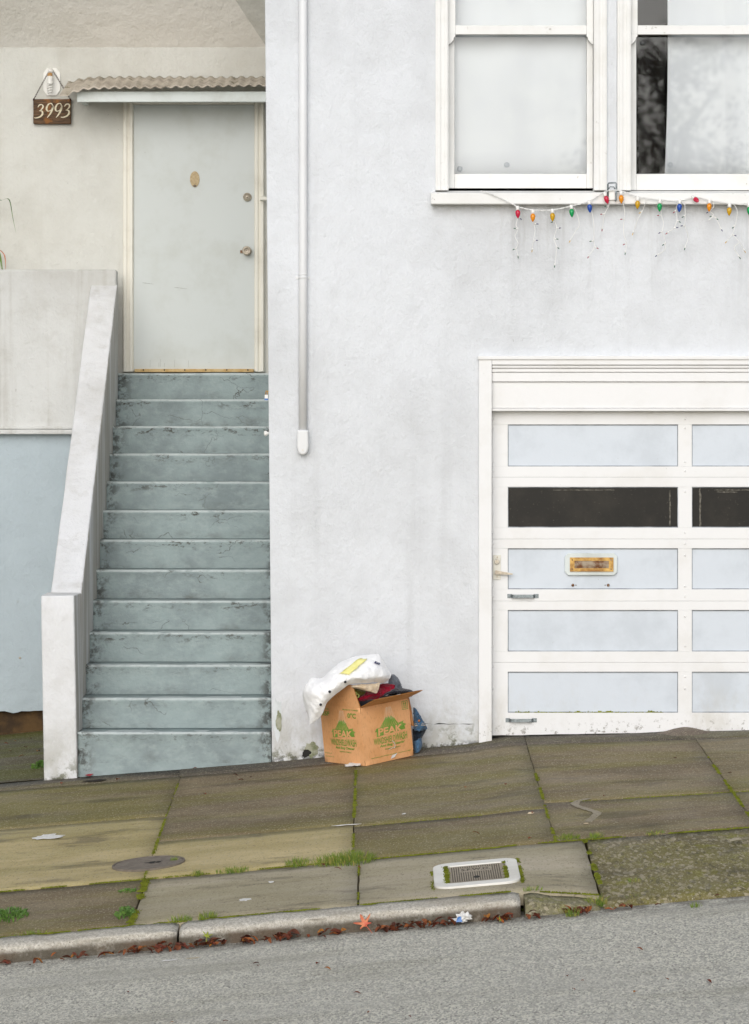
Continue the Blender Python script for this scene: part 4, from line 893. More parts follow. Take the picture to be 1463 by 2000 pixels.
b = MB(); b.hexa([bx(.004, .004, .004), bx(LR-.004, .004, .004), bx(LR-.004, LL-.004, .004), bx(.004, LL-.004, .004), bx(.004, .004, .010), bx(LR-.004, .004, .010), bx(LR-.004, LL-.004, .010), bx(.004, LL-.004, .010)]); b.build('bottom_panel', 'cardin', boxo)
def flap(a, c, out, up, L, trim=.012, curl=.0, name='flap'):
    d_ = (out+up).normalized() if False else (out*1.0+up*1.0).normalized(); nn = d_.cross((c-a).normalized()).normalized(); e = (c-a).normalized(); n = 8
    f = lambda off: (lambda u, v: a.lerp(c, u)+e*(trim*v*(1-2*u))+d_*(L*v)+nn*(curl*math.sin(v*1.57)**2+.004*noise.noise((u*3, v*3, L*30)))+nn*off)
    b = MB(); b.grid(f(0), n, n, 0); b.grid(f(.0045), n, n, 1)
    for uv in (((0, 0), (0, 1)), ((1, 0), (1, 1)), ((0, 1), (1, 1)), ((0, 0), (1, 0))): b.face([f(0)(*uv[0]), f(0)(*uv[1]), f(.0045)(*uv[1]), f(.0045)(*uv[0])], 1)
    return b.build(name, ['card', 'cardin'], boxo)
flap(bx(0, -.001, HB), bx(LR, -.001, HB), -el_*.82, nz*.34+er*.05, .150, .0)
fl2 = flap(bx(-.001, LL, HB), bx(-.001, 0, HB), -er*.12, nz*1.0, .150, .03, .0)
flap(bx(LR, LL+.001, HB), bx(0, LL+.001, HB), el_*.95-er*.1, -nz*.55, .12)
flap(bx(LR+.004, .0, HB), bx(LR+.004, LL, HB), er*.10, -nz*1.0, .185, .0)
# printed marks
def facef(p0, u_ax, out): return lambda u, v, k=0.0: p0+u_ax*u+nz*v+out*(.0082+k)
fr_ = facef(bx(0, 0, 0), er, -el_); fl_ = facef(bx(0, LL, 0), -el_, -er)
def bulge(f, LX): return lambda u, v, k=0.0: f(u, v, k-.006+.006*math.sin(math.pi*max(0, min(1, u/LX)))*math.sin(math.pi*max(0, min(1, v/HB))))
fr_, fl_ = bulge(fr_, LR), bulge(fl_, LL)
def text_polys(txt, sx=1, sy=1, shear=0.0, offset=0.0):
    cu = bpy.data.curves.new('t', 'FONT'); cu.body = txt; cu.align_x = 'CENTER'; cu.size = 1; cu.shear = shear; cu.offset = offset; cu.resolution_u = 3
    ob = bpy.data.objects.new('t', cu); COL.objects.link(ob); dg = bpy.context.evaluated_depsgraph_get(); me = bpy.data.meshes.new_from_object(ob.evaluated_get(dg))
    vs = [(v.co.x*sx, v.co.y*sy) for v in me.vertices]; fs = [tuple(p.vertices) for p in me.polygons]; bpy.data.objects.remove(ob); bpy.data.curves.remove(cu); bpy.data.meshes.remove(me); return vs, fs
def put_text(b, txt, f, u, v, w_, h, k, m=0, shear=0.0, offset=0.0, tilt=0.0, warp=None):
    vs, fs = text_polys(txt, 1, 1, shear, offset); x0 = min(q[0] for q in vs); x1 = max(q[0] for q in vs); y0 = min(q[1] for q in vs); y1 = max(q[1] for q in vs); bb = len(b.v)
    for x, y in vs:
        a = (x-x0)/(x1-x0)-.5; c = (y-y0)/(y1-y0); vv = v+c*h*(1+(warp*(abs(a)*2) if warp else 0))+tilt*a*w_; b.v.append(f(u+a*w_, vv, k))
    for fc in fs: b.f.append(tuple(bb+i for i in fc)); b.mi.append(m); b.sm.append(False)
def logo(panel, f, u0, wd, parent_scale=1.0, extra=True):
    b = MB(); s = wd
    P = lambda x, z: f(u0+x*s, z, 0)
    # mountain and banner, letters left in bare card
    mt = [(-.36, .215), (-.30, .226), (-.24, .232), (-.19, .252), (-.15, .258), (-.10, .285), (-.06, .278), (0, .292), (.05, .282), (.10, .288), (.16, .262), (.20, .258), (.26, .236), (.36, .228), (.42, .232), (.42, .168), (-.36, .155)]
    mt = [(-.30, .222), (-.24, .240), (-.18, .258), (-.13, .276), (-.09, .286), (-.05, .276), (-.02, .290), (.02, .274), (.06, .288), (.10, .276), (.15, .268), (.20, .250), (.26, .232), (.30, .228)]
    bn = [(-.42, .168), (-.40, .205), (-.46, .200), (-.40, .222), (.30, .232), (.43, .238), (.40, .225), (.50, .212), (.44, .205), (.46, .184)]
    def fill(pl, k, m=0):
        c = (sum(q[0] for q in pl)/len(pl), sum(q[1] for q in pl)/len(pl))
        for i in range(len(pl)):
            a, d_ = pl[i], pl[(i+1) % len(pl)]; b.face([f(u0+c[0]*s, c[1], k), f(u0+a[0]*s, a[1], k), f(u0+d_[0]*s, d_[1], k)], m)
    for i in range(len(mt)-1):
        a, d_ = mt[i], mt[i+1]; b.face([f(u0+a[0]*s, .218, 0), f(u0+d_[0]*s, .218, 0), f(u0+d_[0]*s, d_[1], 0), f(u0+a[0]*s, a[1], 0)])
    fill(bn, .0003)
    L_ = lambda *a: (lambda q: (put_text(q, *a), q.build('lettering', ['print', 'card', 'printw'], panel)))(MB())
    put_text(b, 'PEAK', f, u0+.0*s, .174, .74*s, .046, .0007, 1, .05, .035)
    L_('WINDSHIELD', f, u0-.19*s, .119, .64*s, .042, .0005, 0, .10, .010); L_('WASH', f, u0+.32*s, .119, .36*s, .048, .0005, 0, .10, .014)
    L_('And Bug Cleaner', f, u0+.03*s, .093, .76*s, .021, .0005, 0, .12, .035)
    L_('PREMIXED FORMULA', f, u0+.03*s, .076, .46*s, .008, .0005, 0, .12, .02)
    for k in range(13):
        x = -.10+.20*k/12+.012*noise.noise((k*1.7, 0, 0)); zt2 = .345+.010*noise.noise((k*1.3, 3, 1)); zb3 = .262+.045*abs(noise.noise((k*1.9, 1, 1))); w3 = .003+.004*abs(noise.noise((k*2.3, 5, 1))); b.face([f(u0+(x*1.7)*s, zb3, .0009), f(u0+(x*1.7+w3)*s, zb3, .0009), f(u0+(x*.75+w3*1.6)*s, zt2, .0009), f(u0+x*.75*s, zt2, .0009)], 2)
    for k in range(9):
        x = -.26+.52*k/8; b.face([f(u0+x*s, .225, .0008), f(u0+(x+.012)*s, .225, .0008), f(u0+x*.62*s, .262+.015*abs(noise.noise((k, 9, 1))), .0008)], 1)
    return b
logo(pr, fr_, .222, .275).build('printed_mark', ['print', 'card', 'printw'], pr)
b = MB()
for r_ in ((.338, .388, .306, .309), (.338, .388, .357, .360), (.338, .341, .309, .357), (.385, .388, .309, .357), (.347, .379, .316, .319)): b.face([fr_(r_[0], r_[2]), fr_(r_[1], r_[2]), fr_(r_[1], r_[3]), fr_(r_[0], r_[3])])
for x in (.353, .368): b.face([fr_(x, .322), fr_(x+.006, .322), fr_(x+.006, .345), fr_(x, .345)]); b.face([fr_(x-.004, .343), fr_(x+.010, .343), fr_(x+.003, .353)])
L2 = lambda pn, *a: (lambda q: (put_text(q, *a), q.build('lettering', 'print', pn)))(MB())
L2(pr, 'Distributed by: OLD WORLD INDUSTRIES   Northbrook, IL 60062', fr_, .215, .035, .33, .008, .0004, 0, .1, .02, .0)
b.build('printed_mark', ['print', 'card', 'printw'], pr)
logo(pl_, fl_, .222, .255).build('printed_mark', ['print', 'card', 'printw'], pl_)
L2(pl_, '-25F', fl_, .05, .305, .09, .028, .0004, 0, 0, .03); L2(pl_, '0°C', fl_, .325, .302, .085, .034, .0004, 0, 0, .03); L2(pl_, 'PROTECTS TO MINUS', fl_, .315, .350, .16, .009, .0004, 0, 0, .02)
L2(pl_, 'READY TO USE', fl_, .05, .345, .08, .009, .0004, 0, 0, .02); L2(pl_, 'Product of', fl_, .05, .058, .07, .009, .0004); L2(pl_, 'Northbrook, IL', fl_, .06, .036, .09, .009, .0004)
b = MB(); b.tube(curve([fr_(u, v, .003) for u, v in ((.228, .125), (.242, .110), (.248, .088), (.238, .075))], 14), .0016, 5); b.build('tape_scrap', 'paper', pr)
b = MB(); b.tube(curve([fr_(u, v, .003) for u, v in ((.195, .072), (.225, .080), (.245, .074))], 10), .0012, 5); b.build('tape_scrap', 'paper', pr)
b = MB(); b.face([fr_(.205, .012, .004), fr_(.235, .018, .006), fr_(.262, .040, .004), (fr_(.215, .034, .006))]); b.build('tape_scrap', 'paper', pr)

def ridge(p, wsc, wr, seed):
    a = abs(noise.noise((p.x*wsc*.9+p.z*wsc*.5+seed, p.y*wsc*.8, p.z*wsc*.9-p.x*wsc*.4))); b_ = abs(noise.noise((p.x*wsc*2.2+seed, p.y*wsc*2+4, p.z*wsc*1.6))); h = wr*(.9*max(0, 1-a*7)+.5*max(0, 1-b_*6))
    return Vector((0, -h, h*.3))
def loft(rows, nu, nv, wr=.004, wsc=16, seed=0.0):
    R = [[W(*q) for q in r] for r in rows]
    def f(u, v):
        col = [cr(r, u) for r in R]; p = cr(col, v); n1 = noise.noise((p.x*wsc+seed, p.y*wsc, p.z*wsc*1.3)); n2 = noise.noise((p.x*wsc*2.7, p.y*wsc*2.7+seed, p.z*wsc*2.7))
        return p+Vector((.3*n2*wr, -(n1*wr+n2*wr*.5), n1*wr*.8))+ridge(p, wsc, wr, seed)
    return f
Zm = lambda x, y: (580+x/5.225, 1260+y/5.225)
def rows_z(rr): return [[Zm(x, y)+(Y,) for x, y, Y in r] for r in rr]
base = Cc.y
B0 = base
# white padded jacket draped over the standing flap
jr = rows_z([
    [(130, 812, B0+.02), (205, 760, B0-.00), (262, 690, B0-.03), (310, 590, B0-.05), (400, 502, B0-.06), (480, 442, B0-.06), (545, 398, B0-.06), (620, 386, B0-.05), (720, 386, B0-.02), (800, 383, B0+.02), (870, 388, B0+.06), (915, 372, B0+.10)],
    [(122, 760, B0+.02), (165, 680, B0-.03), (215, 600, B0-.07), (280, 520, B0-.09), (370, 440, B0-.10), (460, 370, B0-.10), (545, 335, B0-.10), (640, 330, B0-.09), (740, 330, B0-.06), (820, 325, B0-.02), (900, 335, B0+.03), (950, 345, B0+.10)],
    [(112, 700, B0+.04), (110, 600, B0-.00), (140, 500, B0-.05), (230, 440, B0-.07), (330, 370, B0-.07), (420, 300, B0-.06), (520, 255, B0-.05), (640, 245, B0-.05), (740, 240, B0-.03), (820, 240, B0+.0), (910, 270, B0+.05), (960, 315, B0+.12)],
    [(105, 690, B0+.06), (78, 580, B0+.04), (82, 470, B0+.0), (170, 390, B0-.01), (280, 345, B0+.0), (375, 255, B0+.02), (480, 190, B0+.04), (610, 150, B0+.05), (740, 135, B0+.06), (830, 155, B0+.08), (905, 230, B0+.10), (958, 295, B0+.14)],
    [(103, 685, B0+.08), (66, 570, B0+.08), (66, 468, B0+.06), (140, 342, B0+.07), (250, 338, B0+.08), (350, 252, B0+.10), (470, 165, B0+.13), (600, 118, B0+.14), (740, 100, B0+.15), (828, 96, B0+.15), (890, 180, B0+.16), (955, 285, B0+.17)],
    [(105, 700, B0+.13), (80, 590, B0+.14), (90, 500, B0+.15), (160, 400, B0+.16), (260, 390, B0+.18), (360, 300, B0+.20), (480, 230, B0+.23), (600, 190, B0+.24), (740, 180, B0+.25), (820, 190, B0+.25), (880, 250, B0+.24), (940, 320, B0+.22)]])
f_j = loft(jr, 0, 0, .007, 12, 3)
jacket = thing('white_jacket', W(*Zm(400, 500), B0), 'white padded garment with dark snaps draped over the cardboard box', 'clothing')
MB().grid(f_j, 88, 40).build('jacket_shell', 'whitecloth', jacket, solid=.010)
def on_jacket(x, y, off=.004):     # nearest grid point of the shell to a picture position
    tgt = Zm(x, y); best = None
    for i in range(121):
        for j in range(0, 49):
            q = Vector(f_j(i/120, j/60)); k = F/(D+q.y); d_ = (PX+q.x*k-tgt[0])**2+(PY+(EYE-q.z)*k-tgt[1])**2
            if best is None or d_ < best[0]: best = (d_, i/120, j/60)
    u, v = best[1:]; p = Vector(f_j(u, v)); du = (Vector(f_j(min(u+.015, 1), v))-Vector(f_j(max(u-.015, 0), v))).normalized(); dv = (Vector(f_j(u, min(v+.02, 1)))-Vector(f_j(u, max(v-.02, 0)))).normalized(); n = du.cross(dv).normalized()
    if n.y > 0: n = -n
    return p+n*off, du, dv, n
for x, y in ((492, 372), (333, 473), (240, 604)):
    p, du, dv, n = on_jacket(x, y, .0); MB().lathe([(.0085, -.004), (.0085, .004), (.006, .006), (.002, .006)], p, n, 12).build('snap', 'snap', jacket)
p, du, dv, n = on_jacket(812, 188, .007); b = MB(); a1 = Vector((1, 0, .12)).normalized(); a1 = (a1-n*a1.dot(n)).normalized(); a2 = n.cross(a1); a2 = a2 if a2.z > 0 else -a2
b.prism([p+a1*x+a2*z for x, z in ((-.020, -.010), (.013, -.017), (.022, .009), (-.012, .017))], n*.002); b.build('brand_tag', 'navy', jacket)
b = MB()
for x in (-.006, .001, .008):
    for z in (-.006, .003): q = p+n*.0026+a1*x+a2*z; b.face([q, q+a1*.004, q+a1*.004+a2*.006, q+a2*.006])
b.build('tag_print', 'paper', jacket)
# lining turned out below the shell
f_c = loft(rows_z([[(548, 412, B0-.03), (640, 400, B0-.03), (740, 396, B0-.0), (850, 384, B0+.04)], [(556, 424, B0-.05), (650, 425, B0-.06), (740, 425, B0-.03), (842, 418, B0+.02)], [(560, 434, B0-.03), (660, 452, B0-.04), (760, 470, B0-.02), (835, 452, B0+.02)], [(565, 438, B0+.02), (680, 462, B0+.0), (800, 494, B0-.0), (828, 470, B0+.04)]]), 0, 0, .005, 20, 5)
MB().grid(f_c, 40, 16).build('lining', 'cream_cloth', jacket, solid=.004)
# yellow paper strip lying on the jacket
yp = MB(); st_ = []
A0, A1, A2, A3 = (440, 305), (540, 306), (715, 158), (635, 150)
def ystrip(u, v):
    x = (A0[0]*(1-u)+A1[0]*u)*(1-v)+(A3[0]*(1-u)+A2[0]*u)*v; y = (A0[1]*(1-u)+A1[1]*u)*(1-v)+(A3[1]*(1-u)+A2[1]*u)*v; return on_jacket(x, y, .012)[0]
_g = {(i, j): ystrip(i/3, j/8) for i in range(4) for j in range(9)}
yp.grid(lambda u, v: _g[(round(u*3), round(v*8))], 3, 8); tag(yp.build('paper_strip', 'yellow', solid=.001), 'pale yellow paper strip lying across the white garment', 'paper')
def garment(name, rows, mat, label, wr=.010, wsc=17, seed=0, nu=44, nv=26, parent=None):
    o = MB().grid(loft(rows_z(rows), 0, 0, wr, wsc, seed), nu, nv).build(name, mat, parent, solid=.008)
    return tag(o, label, 'clothing') if parent is None else o
garment('red_sweater', [[(590, 600, B0+.12), (660, 585, B0+.10), (760, 560, B0+.10), (860, 535, B0+.12), (960, 500, B0+.2)], [(585, 560, B0+.10), (660, 540, B0+.06), (760, 510, B0+.06), (870, 480, B0+.10), (990, 460, B0+.18)], [(590, 530, B0+.12), (650, 500, B0+.12), (760, 450, B0+.12), (900, 420, B0+.16), (1000, 425, B0+.2)], [(600, 510, B0+.2), (660, 460, B0+.2), (780, 420, B0+.2), (900, 390, B0+.22), (1005, 420, B0+.25)], [(610, 520, B0+.3), (680, 470, B0+.3), (800, 440, B0+.3), (900, 420, B0+.3), (1000, 450, B0+.32)]],
        'red', 'crimson garment bunched inside the cardboard box', .014, 15, 2)
garment('grey_shirt', [[(930, 420, B0+.20), (980, 430, B0+.20), (1030, 445, B0+.22), (1080, 455, B0+.26)], [(935, 370, B0+.20), (985, 380, B0+.20), (1040, 400, B0+.22), (1075, 430, B0+.26)], [(940, 320, B0+.22), (980, 312, B0+.22), (1030, 350, B0+.24), (1065, 410, B0+.28)], [(950, 305, B0+.28), (985, 298, B0+.28), (1025, 330, B0+.3), (1062, 400, B0+.32)], [(950, 350, B0+.38), (985, 340, B0+.38), (1025, 370, B0+.38), (1060, 430, B0+.38)]],
        'greycloth', 'grey mottled cloth rising at the back of the box', .009, 24, 6)
garment('black_top', [[(880, 520, B0+.10), (960, 500, B0+.12), (1050, 490, B0+.14), (1140, 490, B0+.2), (1180, 500, B0+.24)], [(890, 500, B0+.12), (960, 475, B0+.12), (1050, 465, B0+.15), (1140, 470, B0+.2), (1185, 480, B0+.24)], [(910, 485, B0+.16), (980, 452, B0+.16), (1050, 445, B0+.2), (1110, 452, B0+.24), (1180, 470, B0+.26)], [(930, 478, B0+.24), (990, 448, B0+.24), (1060, 440, B0+.26), (1110, 448, B0+.3), (1175, 470, B0+.3)], [(930, 520, B0+.34), (990, 500, B0+.34), (1060, 490, B0+.34), (1110, 500, B0+.36), (1170, 510, B0+.36)]],
        'blackcloth', 'black cloth lying over the right side of the box', .008, 22, 9)
garment('dark_trousers', [[(600, 680, B0+.16), (660, 660, B0+.10), (760, 610, B0+.08), (900, 560, B0+.12), (1100, 540, B0+.2)], [(600, 640, B0+.14), (650, 610, B0+.08), (760, 570, B0+.08), (900, 540, B0+.12), (1100, 520, B0+.2)], [(600, 580, B0+.16), (660, 565, B0+.12), (760, 545, B0+.14), (900, 520, B0+.2), (1100, 505, B0+.25)], [(600, 575, B0+.28), (660, 560, B0+.28), (760, 545, B0+.3), (900, 520, B0+.32), (1100, 505, B0+.34)]],
        'blackcloth', 'black cloth low in the box corner beside the bent flap', .007, 22, 12)
ol = garment('olive_pouch', [[(560, 520, B0+.10), (600, 520, B0+.07), (650, 510, B0+.07), (700, 500, B0+.12)], [(556, 480, B0+.08), (600, 480, B0+.05), (650, 480, B0+.06), (705, 485, B0+.1)], [(556, 445, B0+.1), (600, 445, B0+.08), (650, 455, B0+.1), (700, 475, B0+.14)], [(560, 430, B0+.18), (610, 435, B0+.18), (660, 445, B0+.2), (700, 470, B0+.22)]], 'olive', 'olive green cloth with lime drawstring under the white garment', .008, 26, 15, 24, 16)
b = MB(); b.tube(curve([W(*Zm(x, y), B0+.045) for x, y in ((565, 482), (590, 478), (612, 492), (600, 512), (580, 516), (592, 500), (622, 502), (634, 522), (612, 538), (594, 534))], 40), .0042, 7); b.build('drawstring', 'lime', ol)
# jeans hanging behind the right side of the box
je = thing('blue_jeans', W(*Zm(1250, 1080), B0+.36), 'crumpled blue jeans fallen between the box and the wall', 'clothing')
JB = bx(LR, .12, 0).y
f_d = loft(rows_z([[(1185, 640, JB-.03), (1190, 720, JB-.05), (1190, 800, JB-.06), (1192, 880, JB-.05)], [(1205, 650, JB-.05), (1225, 720, JB-.09), (1235, 800, JB-.10), (1230, 876, JB-.09)], [(1225, 665, JB-.04), (1262, 735, JB-.08), (1280, 800, JB-.10), (1275, 868, JB-.08)], [(1240, 690, JB+.0), (1275, 760, JB-.02), (1308, 800, JB-.03), (1330, 852, JB-.02)], [(1238, 700, JB+.06), (1270, 770, JB+.05), (1300, 810, JB+.05), (1325, 858, JB+.05)]]), 0, 0, .012, 24, 4)
MB().grid(f_d, 30, 26).build('waist_part', 'denim', je, solid=.008)
f_e = loft(rows_z([[(1180, 860, JB+.0), (1185, 940, JB-.0), (1190, 1010, JB+.0)], [(1230, 850, JB-.04), (1220, 940, JB-.02), (1208, 1010, JB-.0)], [(1280, 855, JB-.03), (1260, 930, JB-.01), (1235, 990, JB-.0)], [(1318, 858, JB+.02), (1290, 910, JB+.02), (1262, 970, JB+.02)], [(1320, 862, JB+.06), (1290, 920, JB+.06), (1260, 980, JB+.06)]]), 0, 0, .007, 22, 8)
MB().grid(f_e, 24, 24).build('inside_part', 'denimdark', je, solid=.006)
f_l = loft(rows_z([[(1185, 990, JB-.02), (1190, 1050, JB-.03), (1200, 1098, JB-.03)], [(1215, 975, JB-.05), (1225, 1040, JB-.06), (1222, 1102, JB-.05)], [(1250, 950, JB-.04), (1258, 1020, JB-.05), (1245, 1096, JB-.04)], [(1272, 955, JB+.0), (1278, 1030, JB-.0), (1248, 1090, JB+.0)], [(1270, 960, JB+.06), (1272, 1030, JB+.06), (1245, 1085, JB+.05)]]), 0, 0, .006, 22, 10)
MB().grid(f_l, 24, 24).build('trouser_leg', 'denim', je, solid=.006)
p = W(*Zm(1246, 772), JB-.105); MB().lathe([(.008, -.004), (.008, .003), (.004, .005)], p, (0.2, -1, .1), 12).build('button', 'copper', je)
b = MB(); b.tube(curve([W(*Zm(x, y), JB-.102) for x, y in ((1198, 826), (1235, 818), (1275, 816), (1312, 818))], 12), .0016, 5); b.tube(curve([W(*Zm(x, y), JB-.100) for x, y in ((1198, 806), (1235, 800), (1275, 797), (1300, 798))], 12), .0012, 5); b.build('stitching', 'cream_cloth', je)

# ================================================================== METER BOX AND MANHOLE
def gp(px, py, dz=0.0): q = G(px, py); return Vector((q.x, q.y, q.z+dz))
mc = G(930, 1708); fA, fB = G(848, 1715), G(1014, 1700)
mw, mdp = (fB.x-fA.x)/2, (G(925, 1687).y-G(935, 1733).y)/2
meter = thing('water_meter_box', mc, 'water meter box with white frame and grooved lid in the pavement', 'meter box')
def onm(u, v, dz): x = mc.x+u; y = mc.y+v; return Vector((x, y, zg(x, y)+dz))
def rrect(hx_, hy, r, n=6): 
    o = []
    for cx_, cy_, a0 in ((hx_-r, hy-r, 0), (-hx_+r, hy-r, 90), (-hx_+r, -hy+r, 180), (hx_-r, -hy+r, 270)):
        for i in range(n+1): a = math.radians(a0+90*i/n); o.append((cx_+r*math.cos(a), cy_+r*math.sin(a)))
    return o
O = rrect(mw, mdp, .09); I = rrect(mw-.062, mdp-.085, .035); b = MB(); n = len(O)
for i in range(n):
    j = (i+1) % n
    b.face([onm(*O[i], .012), onm(*O[j], .012), onm(*I[j], .012), onm(*I[i], .012)]); b.face([onm(*O[i], -.03), onm(*O[j], -.03), onm(*O[j], .012), onm(*O[i], .012)]); b.face([onm(*I[i], -.03), onm(*I[j], -.03), onm(*I[j], .012), onm(*I[i], .012)])
b.build('frame', 'framew', meter, bevel=.004)
lw, ld = mw-.070, mdp-.095; Lr = rrect(lw, ld, .03); b = MB(); b.face([onm(*q, .007) for q in Lr])
for i in range(len(Lr)): j = (i+1) % len(Lr); b.face([onm(*Lr[i], -.03), onm(*Lr[j], -.03), onm(*Lr[j], .007), onm(*Lr[i], .007)])
lid = b.build('lid', 'lidc', meter)
b = MB(); ns = 22; gx0 = lw*.82
for i in range(ns):
    x = -gx0+2*gx0*i/(ns-1)
    edge_ = i < 4 or i >= ns-4
    segs = [(-ld*.86, ld*.90)] if edge_ else [(-ld*.86, ld*.22), (ld*.72, ld*.90)]
    for y0, y1 in segs: b.face([onm(x-.0026, y0, .0076), onm(x+.0026, y0, .0076), onm(x+.0026, y1, .0076), onm(x-.0026, y1, .0076)])
tag(b.build('groove', 'slot', lid), 'grooves cast in the meter lid')
b = MB(); put_text(b, 'S.F.W.D.', lambda u, v, k=0: onm(u, v, .0080), 0, ld*.36, lw*1.0, ld*.26, 0, 0, 0, .03); b.build('lettering', 'slot', lid)
b = MB(); b.face([onm(.016*math.cos(a)+.0, -ld*.45+.03*math.sin(a), .0082) for a in [2*math.pi*i/14 for i in range(14)]]); b.build('finger_hole', 'blackgap', lid)
hc = G(290, 1688.5); hr = (G(361, 1684).x-G(220, 1692).x)/2
b = MB(); n = 48; rim = [(hr*math.cos(2*math.pi*i/n), hr*.93*math.sin(2*math.pi*i/n)) for i in range(n)]
def onh(u, v, dz): x = hc.x+u; y = hc.y+v; return Vector((x, y, zg(x, y)+dz))
b.face([onh(u*.93, v*.93, .009) for u, v in rim])
for i in range(n):
    j = (i+1) % n
    for (r0, z0_), (r1, z1_) in (((1, -.02), (1, .011)), ((1, .011), (.955, .012)), ((.955, .012), (.95, .005)), ((.95, .005), (.93, .009))): b.face([onh(rim[i][0]*r0, rim[i][1]*r0, z0_), onh(rim[j][0]*r0, rim[j][1]*r0, z0_), onh(rim[j][0]*r1, rim[j][1]*r1, z1_), onh(rim[i][0]*r1, rim[i][1]*r1, z1_)])
man = b.build('manhole_cover', 'iron'); tag(man, 'round dark iron access cover set in the pavement', 'manhole cover')
b = MB()
for k in range(9):
    a = k*.7; b.box(0, 0, 0, 0, 0, 0) if False else None
    u, v = rnd.uniform(-.05, .05), rnd.uniform(-.03, .03); b.face([onh(u, v, .0105), onh(u+.03, v+.004, .0105), onh(u+.026, v+.016, .0105), onh(u-.004, v+.012, .0105)])
b.build('worn_marking', 'blackgap', man)

# ================================================================== STREET TREE ACROSS THE ROAD (it shows in the right window's glass)
tb = Vector((5.6, -40, zroad(5.6)-.012)); tree = thing('street_tree', tb, 'leafy street tree mirrored in the glass beside the curtain', 'tree')
b = MB(); b.tube(curve([tb+Vector(q) for q in ((0, 0, -.2), (.08, 0, 1.5), (-.05, .1, 3.2), (.1, 0, 5.0), (.0, .1, 7.5), (-.1, 0, 9.0))], 20), [.20-.008*i for i in range(21)], 10)
for k in range(16):
    a = k*2.4; z = 3.6+k*.33; q = tb+Vector((.04, .05, z)); L = 1.9-.07*k; b.tube(curve([q, q+Vector((math.cos(a)*L*.5, math.sin(a)*L*.5, .5)), q+Vector((math.cos(a)*L, math.sin(a)*L, 1.2))], 8), [.07-.007*i for i in range(9)], 6)
b.build('trunk', 'bark', tree)
b = MB(); rt = random.Random(3)
for k in range(120):
    a = rt.random()*6.28; z = rt.uniform(3.8, 9.6); R = 2.1*math.sqrt(max(.05, 1-((z-6.4)/3.6)**2)); r = R*math.sqrt(rt.random()); c = tb+Vector((r*math.cos(a), r*math.sin(a), z))
    for j in range(34):
        d_ = Vector((rt.gauss(0, .26), rt.gauss(0, .26), rt.gauss(0, .2))); u_ = Vector((rt.uniform(-1, 1), rt.uniform(-1, 1), rt.uniform(-1, 1))).normalized(); v_ = u_.orthogonal().normalized(); q = c+d_; l_ = rt.uniform(.05, .10)
        b.face([q-u_*l_, q+v_*l_*.45, q+u_*l_, q-v_*l_*.45])
b.build('crown', 'crownleaf', tree)
# ================================================================== MOSS, GRASS, LITTER
b = MB()
def mossline(p0, p1, wdt, dens, zf=zg, amt=1.0):
    L = (p1-p0).length; n = int(L*dens)
    for i in range(n):
        t = rnd.random(); x = p0.x+(p1.x-p0.x)*t; y = p0.y+(p1.y-p0.y)*t
        if noise.noise((x*3.1, y*3.1, 4))+noise.noise((x*11, y*11, 4))*.5 < .25-amt*.5: continue
        x += rnd.gauss(0, wdt); y += rnd.gauss(0, wdt); r = rnd.uniform(.002, .0055); h = rnd.uniform(.003, .009); z = zf(x, y)-.002; a0 = rnd.random()*6
        q = [(x+r*math.cos(a0+k*2.09), y+r*math.sin(a0+k*2.09), z) for k in range(3)]; tp = (x, y, z+h)
        for k in range(3): b.face([q[k], q[(k+1) % 3], tp], 0, True)
V3 = lambda x, y: Vector((x, y, 0))
mossline(V3(-4.5, JY), V3(SX, JY), .005, 900, amt=.9); mossline(V3(SX, JY), V3(4, JY), .008, 1100, amt=.9)
mossline(V3(XA, JY), V3(XA, L_left), .005, 700, amt=.9); mossline(V3(XA, L_left), V3(XA, FY), .004, 250, amt=.5); mossline(V3(XB, JY), V3(XB, FY-.1), .005, 700, amt=1.0); mossline(V3(XC, JY), V3(XC, -1.4), .005, 600, amt=.8); mossline(V3(XD, -3.7), V3(XD, -1.0), .005, 600, amt=.9)
mossline(V3(SA, JY), V3(SA, KY), .010, 2000, amt=.9); mossline(V3(SB, JY), V3(SB, KY), .003, 260, amt=.5); mossline(V3(SX, JY), V3(SX, KY), .006, 1800, amt=1.0)
mossline(V3(-4, KY+.01), V3(k2, KY+.01), .007, 1500, zstrip, amt=.9); mossline(V3(XB, L_r), V3(XC, L_r), .003, 200, amt=.4); mossline(V3(XC, L_rr), V3(4, L_rr), .004, 350, amt=.5)
mossline(V3(mc.x-mw-.008, mc.y-mdp), V3(mc.x-mw-.008, mc.y+mdp*.6), .006, 700); mossline(V3(mc.x+mw+.008, mc.y-mdp), V3(mc.x+mw+.008, mc.y+mdp), .006, 800)
mossline(V3(mc.x-mw+.066, mc.y-ld), V3(mc.x-mw+.066, mc.y+ld), .006, 2200, lambda x, y: zg(x, y)+.012); mossline(V3(mc.x+mw-.066, mc.y-ld), V3(mc.x+mw-.066, mc.y+ld), .005, 1800, lambda x, y: zg(x, y)+.012)
for i in range(n): pass
tag(b.build('joint_moss', 'moss'), 'bright moss growing in the pavement joints and along the kerb', 'moss', kind='stuff')
